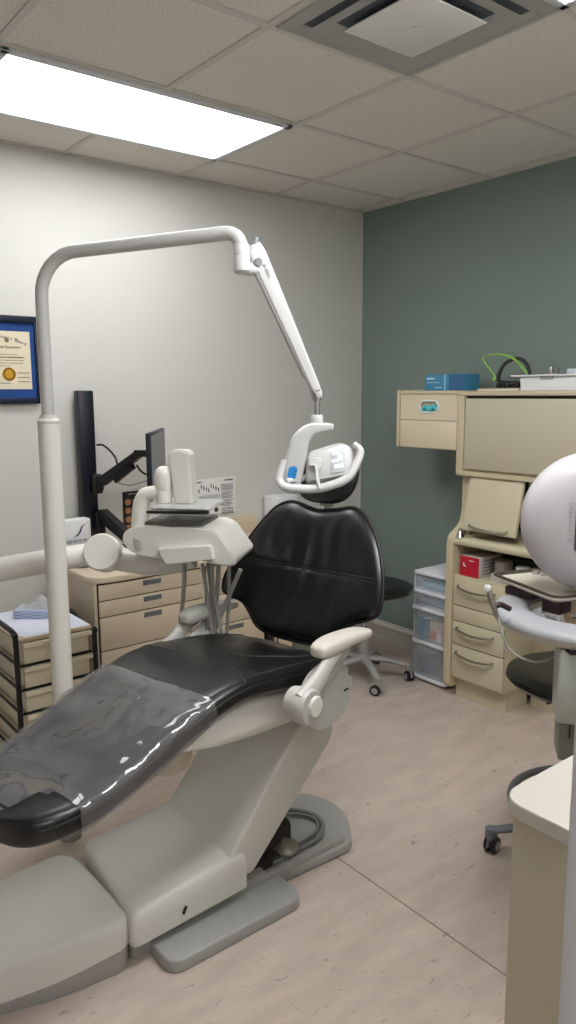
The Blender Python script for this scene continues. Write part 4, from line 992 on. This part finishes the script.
# ================================================================ DENTAL LAMP: post, swing arm, spring arm, head
t = thing('dental_lamp', 'white post lamp with bent tube reaching over the dental chair', 'dental lamp', (.96, 2.5, 0))
PXY = (.962, 2.5)
bm = B(); lathe(bm, [(.036, .0), (.036, 1.50), (.033, 1.515), (.028, 1.518), (.028, 1.53)], (*PXY, 0), 32)
lathe(bm, [(.036, 1.503), (.0375, 1.505), (.0375, 1.512), (.03, 1.52)], (*PXY, 0), 32); obj('post', bm, chairw, t)
bm = B(); lathe(bm, [(.040, 0), (.040, .02), (.037, .025)], (*PXY, 0), 36); obj('base', bm, darkgrey, t)
J = Vector((1.36, 1.93, 2.077))
E1 = Vector((PXY[0], PXY[1], 0)); dirv = (Vector((J.x, J.y, 0))-E1).normalized()
bm = B()
path = [E1+Vector((0, 0, 1.515)), E1+Vector((0, 0, 1.70)), E1+Vector((0, 0, 1.85)), E1+Vector((0, 0, 1.915))]
for k in range(1, 9):
    a = PI/2*k/8; path.append(E1+Vector((0, 0, 1.915))+dirv*(.14*(1-math.cos(a)))+Vector((0, 0, .135*math.sin(a))))
p1 = path[-1]; Jt = J+Vector((0, 0, -.005))
path.append(p1.lerp(Jt-dirv*.04, .5)); path.append(Jt-dirv*.045)
for k in range(1, 6):
    a = PI/2*k/5; path.append(Jt-dirv*.045+dirv*(.045*math.sin(a))+Vector((0, 0, -.045*(1-math.cos(a)))))
path.append(Jt+Vector((0, 0, -.05)))
tube(bm, path, .0212, 20, smooth=False); obj('swing_arm', bm, mat('arm_light_grey', (198, 198, 196), .34), t)
bm = B(); lathe(bm, [(.025, -.03), (.025, .0), (.0225, .004)], (Jt.x, Jt.y, Jt.z-.038), 28); 
K = Vector((1.405, 1.925, 1.985))
lathe(bm, [(0, -.050), (.018, -.050), (.0255, -.043), (.0265, -.003), (.0255, 0), (0, 0)], (Jt.x, Jt.y, Jt.z-.069), 28)
tube(bm, [Vector((Jt.x, Jt.y, Jt.z-.096)), Vector((Jt.x+.022, Jt.y-.005, Jt.z-.104)), Vector((K.x+.008, K.y-.010, K.z-.018))], [.021, .020, .014], 16)
obj('elbow', bm, lampw, t)
bm = B(); 
for z in (-.058, -.085): lathe(bm, [(0, 0), (.003, 0), (.003, .002), (0, .002)], (0, 0, 0), 10, M=None)
bm.free()
Lh = Vector((1.585, 1.845, 1.60))
bm = B(); dv = (Lh-(K+Vector((0, 0, .045)))); Ms = frame_mat(K+Vector((0, 0, .045)), dv, Vector((0, 0, 1)))
Lg = dv.length
prism(bm, rounded([(-.012, -.012), (.012, -.028), (Lg*.95, -.017), (Lg*1.04, -.010), (Lg*1.04, .010), (Lg*.95, .015), (.02, .026), (-.012, .020)], .008, 3), -.020, .020, 'y', bev=.008, seg=3, M=Ms); obj('spring_arm', bm, lampw, t, thr=50)
bm = B(); prism(bm, rounded([(.03, -.033), (Lg*.88, -.021), (Lg*.88, -.008), (.03, -.012)], .004, 2), -.015, .015, 'y', bev=.003, M=Ms); obj('arm_underside', bm, mat('arm_underside_grey', (180, 180, 178), .4), t)  # slightly darker grey strip along the lower side of the arm
bm = B()
text_o = text_obj('lettering', 'a-dec', .020, Ms @ Matrix.Translation((.075, -.0206, -.004)) @ Matrix.Rotation(PI/2, 4, 'X'), mat('grey_ink', (110, 112, 118), .6), t); bm.free()
bm = B(); lathe(bm, [(0, -.026), (.012, -.026), (.012, .026), (0, .026)], (0, 0, 0), 16); bm.transform(frame_mat(K+Vector((-.003, 0, .002)), (1, 0, 0), (-.2, 1, 0)))
tube(bm, [K+Vector((.0, -.005, .04)), K+Vector((.0, -.005, .075))], .014, 12, smooth=False); obj('hinge', bm, alu, t)
# head
HC = Vector((1.585, 1.835, 1.51))
bm = B(); tube(bm, [Lh+Vector((-.005, 0, .01)), Lh+Vector((0, 0, -.025))], [.020, .014], 14, smooth=False); lathe(bm, [(.010, -.085), (.010, -.02)], Lh, 14); obj('wrist_pin', bm, chrome, t)
bm = B(); lathe(bm, [(.017, -.105), (.019, -.10), (.019, -.072), (.017, -.07)], Lh, 20)
hook = [(-.01, -.098), (.045, -.098)]
V = Vector
hr = V((math.cos(math.radians(-40)), math.sin(math.radians(-40)), 0))    # image-right direction
hf = V((math.sin(math.radians(40)), math.cos(math.radians(40)), 0))      # away from the camera
def HP(r, u, f): return Vector((1.585, 1.835, 1.50))+hr*r+V((0, 0, u))+hf*f
ypath = smoothpath([V((.040, 0, -.008)), V((.010, 0, -.010)), V((-.028, 0, -.018)), V((-.058, 0, -.050)), V((-.072, 0, -.100)), V((-.084, 0, -.155)), V((-.088, 0, -.196))], 7)
yw = [.012, .0155, .021, .029, .033, .0335, .030]
yr = []; ym = len(ypath)
for k, p_ in enumerate(ypath):
    d_ = (ypath[min(k+1, ym-1)]-ypath[max(k-1, 0)]).normalized(); sd = V((-d_.z, 0, d_.x))
    u_ = k/(ym-1)*(len(yw)-1); q_ = min(int(u_), len(yw)-2); wd = yw[q_]*(1-(u_-q_))+yw[q_+1]*(u_-q_)
    yr.append((p_, sd, wd, .023))
pe, se, we, te = yr[-1]; de = V((.0, 0, -1)); yr += [(pe+V((-.001, 0, -.006)), se, we*.94, te*.95), (pe+V((-.0015, 0, -.010)), se, we*.80, te*.80), (pe+V((-.002, 0, -.012)), se, we*.5, te*.5)]
p0_, s0_, w0_, t0_ = yr[0]; yr = [(p0_+V((.006, 0, 0)), s0_, w0_*.6, t0_*.6), (p0_+V((.004, 0, 0)), s0_, w0_*.9, t0_*.9)]+yr
rs = []
for p_, sd, wd, th_ in yr:
    ring_ = []
    for a_ in [2*PI*k/32 for k in range(32)]:
        q = p_+sd*(wd*sq(math.cos(a_), math.cos(a_), .5)); ring_.append(HP(q.x, q.z, .002+th_*sq(math.sin(a_), math.sin(a_), .5)))
    rs.append(ring_)
loft(bm, rs)
yo = obj('yoke', bm, lampw, t, thr=45)
st = rounded([(-.102, -.175), (-.078, -.178), (-.068, -.138), (-.076, -.130), (-.096, -.134)], .008, 3)
bm = B(); a = [bm.verts.new(HP(x, y, -.0258)) for x, y in st]; b_ = [bm.verts.new(HP(x, y, -.0238)) for x, y in st]; bm.faces.new(a); bm.faces.new(b_[::-1])
for i in range(len(st)): bm.faces.new((a[i], b_[i], b_[(i+1) % len(st)], a[(i+1) % len(st)]))
obj('sticker', bm, bluest, yo)
bm = B()
for k in range(3):
    tube(bm, [HP(-.092+.004*k, -.168+.011*k, -.0260), HP(-.078+.004*k, -.169+.011*k, -.0260)], .0008, 6, smooth=False)
obj('sticker_print', bm, inkblue, yo)
# lamp housing : rounded box tilted, window face to the camera side
HM = frame_mat(HP(.012, -.132, .02), (hr*1+V((0, 0, .14))), (V((0, 0, 1))*.95-hf*(-.25)))
bm = B(); rs = []
for d_, f_ in ((-.045, .84), (-.035, .96), (-.015, 1.0), (.02, 1.0), (.042, .94), (.05, .8)):
    rs.append([HM @ V((x*f_+.01, d_, z*f_)) for x, z in rounded([(-.075, -.060), (.085, -.055), (.098, .035), (.060, .062), (-.055, .045)], .025, 5)])
loft(bm, rs); lo = obj('lamp_housing', bm, lampw, t, thr=45)
bm = B(); prism(bm, rounded([(.020, -.040), (.070, -.036), (.076, .030), (.050, .040), (.030, .010)], .012, 4), -.049, -.0455, 'y', bev=.001, M=HM); obj('lens_window', bm, lens_m, lo)
bm = B()
for (x, z, w_2, h_2) in ((.045, .024, .012, .007), (.058, .010, .008, .010), (.040, .0, .012, .006), (.050, -.018, .016, .007)): box(bm, x-w_2, x+w_2, -.0505, -.049, z-h_2, z+h_2, M=HM)
obj('lens_facet', bm, mat('lens_bright', (236, 240, 244), .15), lo)
bm = B(); lathe(bm, [(.022, -.004), (.024, 0), (.020, .006), (0, .008)], (0, 0, 0), 24); bm.transform(HM @ Matrix.Translation((-.022, -.046, -.002)) @ Matrix.Rotation(PI/2, 4, 'X')); tube(bm, [HM @ V((-.04, -.056, -.004)), HM @ V((-.022, -.060, -.010)), HM @ V((-.022, -.066, -.05)), HM @ V((-.02, -.070, -.085))], [.005, .008, .009, .008], 10, flat=.6); obj('focus_lever', bm, mat('lever_grey', (200, 200, 198), .3), t)
# handle bar
bm = B(); tube(bm, [HP(-.110, -.112, -.02), HP(-.122, -.150, -.03), HP(-.124, -.178, -.04), HP(-.10, -.196, -.05), HP(-.02, -.200, -.055), HP(.04, -.188, -.055), HP(.090, -.165, -.05), HP(.116, -.125, -.035), HP(.130, -.085, -.02), HP(.110, -.062, -.01)], [.009, .011, .013, .014, .014, .014, .014, .013, .012, .010], 14, flat=1.1); obj('handle_bar', bm, lampw, t)
bm = B(); tube(bm, [HP(-.105, -.178, -.035), HP(-.06, -.175, .0), HP(-.02, -.165, .03)], .010, 10); obj('handle_bracket', bm, lampw, t)
bm = B(); tube(bm, [HP(.09, -.16, -.04), HP(.07, -.13, .02)], .009, 10, smooth=False); obj('handle_bracket', bm, lampw, t)

# ================================================================ DELIVERY UNIT
t = thing('delivery_unit', 'white instrument delivery head on a jointed white arm with hanging hoses', 'dental delivery unit', (1.10, 2.52, .98))
# image-right direction for the head
dl = V((.53, -.62, 0)).normalized(); df = V((dl.y*-1, dl.x, 0))     # df: away from camera
def DP(r, u, f): return V((1.36, 2.30, 1.0))+dl*r+V((0, 0, u))+df*f
# section outline (r,u) of the head seen from the front
hd = rounded([(-.195, .125), (-.155, .145), (.11, .145), (.145, .132), (.212, .040), (.204, .018), (.165, .015), (.09, .032), (-.045, .026), (-.16, .045), (-.203, .085)], [.03, .02, .03, .04, .02, .015, .02, .03, .04, .05, .04], 5)
def slab(bm, out, f0, f1, bev, seg=3, P=DP):
    t_ = bmesh.new(); a = [t_.verts.new(P(x, y, f0)) for x, y in out]; b_ = [t_.verts.new(P(x, y, f1)) for x, y in out]
    F0 = t_.faces.new(a); F1 = t_.faces.new(b_[::-1])
    for i in range(len(out)): t_.faces.new((a[i], b_[i], b_[(i+1) % len(out)], a[(i+1) % len(out)]))
    bmesh.ops.recalc_face_normals(t_, faces=t_.faces[:])
    if bev: bmesh.ops.bevel(t_, geom=list(set(F0.edges[:]+F1.edges[:])), offset=bev, segments=seg, affect='EDGES', clamp_overlap=True)
    merge(bm, t_)
bm = B(); slab(bm, hd, -.09, .16, .032, 6); obj('head', bm, chairw, t, thr=50)
lip = rounded([(-.065, .072), (.125, .090), (.130, .065), (.135, .042), (-.035, .018)], .006, 3)
bm = B(); slab(bm, lip, -.112, -.07, .006); obj('front_lip', bm, chairw, t, thr=40)
bm = B(); slab(bm, rounded([(-.160, .105), (-.130, .10), (-.126, .065), (-.146, .06)], .008, 3), -.094, -.088, .002); obj('side_button', bm, greyp, t)
bm = B()
for (r0, u0) in ((-.188, .105), (-.182, .085), (-.174, .065)): slab(bm, [(r0-.006, u0-.008), (r0+.006, u0-.008), (r0+.006, u0+.008), (r0-.006, u0+.008)], -.078, -.07, .001)
obj('key', bm, darkgrey, t)
bm = B(); slab(bm, rounded([(-.130, .144), (.085, .144), (.075, .158), (-.125, .158)], .003, 2), -.06, .14, .003); obj('work_mat', bm, greypad, t)
# bent handle and swivel
bm = B(); tube(bm, [DP(-.170, .13, .0), DP(-.163, .20, .0), DP(-.150, .238, .0), DP(-.125, .250, .0), DP(-.09, .254, .0), DP(-.07, .254, .0)], [.032, .029, .027, .025, .024, .024], 16, smooth=True, flat=1); obj('tray_arm', bm, chairw, t)
bm = B(); lathe(bm, [(.024, -.065), (.029, -.06), (.030, -.02), (.0285, -.018), (.030, -.016), (.032, .01), (.032, .035), (.026, .055), (.014, .065), (0, .068)], DP(-.075, .280, 0), 28); obj('swivel', bm, chairw, t)
bm = B(); slab(bm, rounded([(-.042, .405), (.012, .405), (.028, .390), (.035, .215), (-.030, .215), (-.050, .385)], [.02, .02, .02, .01, .01, .02], 5), -.02, .05, .014, 4); obj('monitor_mount_block', bm, chairw, t, thr=50)
bm = B(); rs = []
for u_, g in ((.206, 0), (.212, .004), (.218, .0)):
    rs.append([DP(r, u_, f) for r, f in rounded([(-.09-g, -.10-g), (.118+g, -.10-g), (.118+g, .10+g), (-.09-g, .10+g)], .02, 4)])
loft(bm, rs); obj('tray_plate', bm, mat('tray_plate_grey', (196, 196, 194), .22, metal=.2), t)
bm = B(); slab(bm, rounded([(-.10, .194), (.112, .196), (.122, .200), (.122, .208), (-.10, .204)], .002, 2), -.112, -.10, .002); obj('tray_edge', bm, blackp, t)
# support arms : joint disc, forearm to head, upper arm to the left
JC = V((1.148, 2.52, 1.03))
bm = B(); Mj = frame_mat(JC, (hr), (-hf+V((0, 0, .35)))); lathe(bm, [(.058, -.06), (.066, -.05), (.068, .0), (.068, .028), (.062, .036), (0, .038)], (0, 0, 0), 40); bm.transform(Mj); obj('joint_disc', bm, chairw, t)
bm = B(); tube(bm, [JC+hf*.03+V((.01, 0, -.022)), DP(-.14, -.012, .02), DP(-.04, .0, .03), DP(.02, .012, .03)], [.045, .042, .040, .034], 20, smooth=True); obj('forearm', bm, chairw, t)
bm = B(); tube(bm, [V((.55, 2.93, .915)), V((.80, 2.77, .965)), V((1.04, 2.615, 1.010)), JC+hf*.045+V((-.005, 0, -.005))], [.052, .050, .047, .045], 20, smooth=True, flat=.9); obj('upper_arm', bm, chairw, t)
bm = B(); lathe(bm, [(.10, 0), (.10, .02), (.055, .03), (.055, .93), (.04, .95)], (.50, 2.95, 0), 28); obj('post', bm, greyp, t)
# hoses
def hose(pts, r=.007): 
    bm = B(); tube(bm, pts, r, 8); obj('hose', bm, hose_m, t)
hose([DP(-.005, .0, .0), DP(-.015, -.10, .01), DP(-.04, -.25, .03), DP(-.08, -.42, .05), DP(-.10, -.52, .05)], .0085)
hose([DP(.060, .0, .0), DP(.070, -.10, .01), DP(.085, -.25, .02), DP(.11, -.42, .03), DP(.13, -.52, .03)])
hose([DP(.075, .0, .02), DP(.085, -.10, .02), DP(.072, -.22, .03), DP(.05, -.34, .04), DP(.01, -.50, .05)], .008)
hose([DP(.095, .0, .0), DP(.10, -.12, .01), DP(.125, -.28, .02), DP(.155, -.42, .03), DP(.17, -.52, .03)])
hose([DP(.115, .0, .02), DP(.108, -.10, .02), DP(.085, -.22, .03), DP(.065, -.34, .04), DP(.03, -.50, .05)], .0085)
hose([DP(.15, -.01, .03), DP(.145, -.15, .04), DP(.13, -.30, .05), DP(.14, -.44, .05), DP(.15, -.52, .05)])
hose([DP(.20, -.015, .0), DP(.17, -.08, .01), DP(.12, -.19, .02), DP(.085, -.28, .03), DP(.06, -.45, .04)], .0085)

# ================================================================ CAMERA, LIGHT, VIEW
cam = bpy.data.cameras.new('camera'); co = bpy.data.objects.new('camera', cam); COL.objects.link(co)
pitch, yaw, roll = math.radians(8.95), math.radians(38.45), math.radians(.3)
f0 = V((math.sin(yaw), math.cos(yaw), 0)); r0 = V((math.cos(yaw), -math.sin(yaw), 0))
fw = f0*math.cos(pitch)-V((0, 0, math.sin(pitch))); u0 = f0*math.sin(pitch)+V((0, 0, math.cos(pitch)))
rt = r0*math.cos(roll)-u0*math.sin(roll); up = u0*math.cos(roll)+r0*math.sin(roll)
M = Matrix((rt, up, -fw)).transposed().to_4x4(); M.translation = V((0, 0, 1.6)); co.matrix_world = M
cam.sensor_fit = 'VERTICAL'; cam.sensor_height = 36; cam.sensor_width = 36*576/1024; cam.lens = 758/1024*36; cam.clip_start = .02
S.camera = co
w = bpy.data.worlds.new('world'); S.world = w; w.use_nodes = True
w.node_tree.nodes['Background'].inputs[0].default_value = (.8, .85, 1, 1); w.node_tree.nodes['Background'].inputs[1].default_value = .3
S.view_settings.view_transform = 'Standard'; S.view_settings.look = 'None'; S.view_settings.gamma = 1; S.view_settings.use_curve_mapping = False
S.view_settings.exposure = 0.45
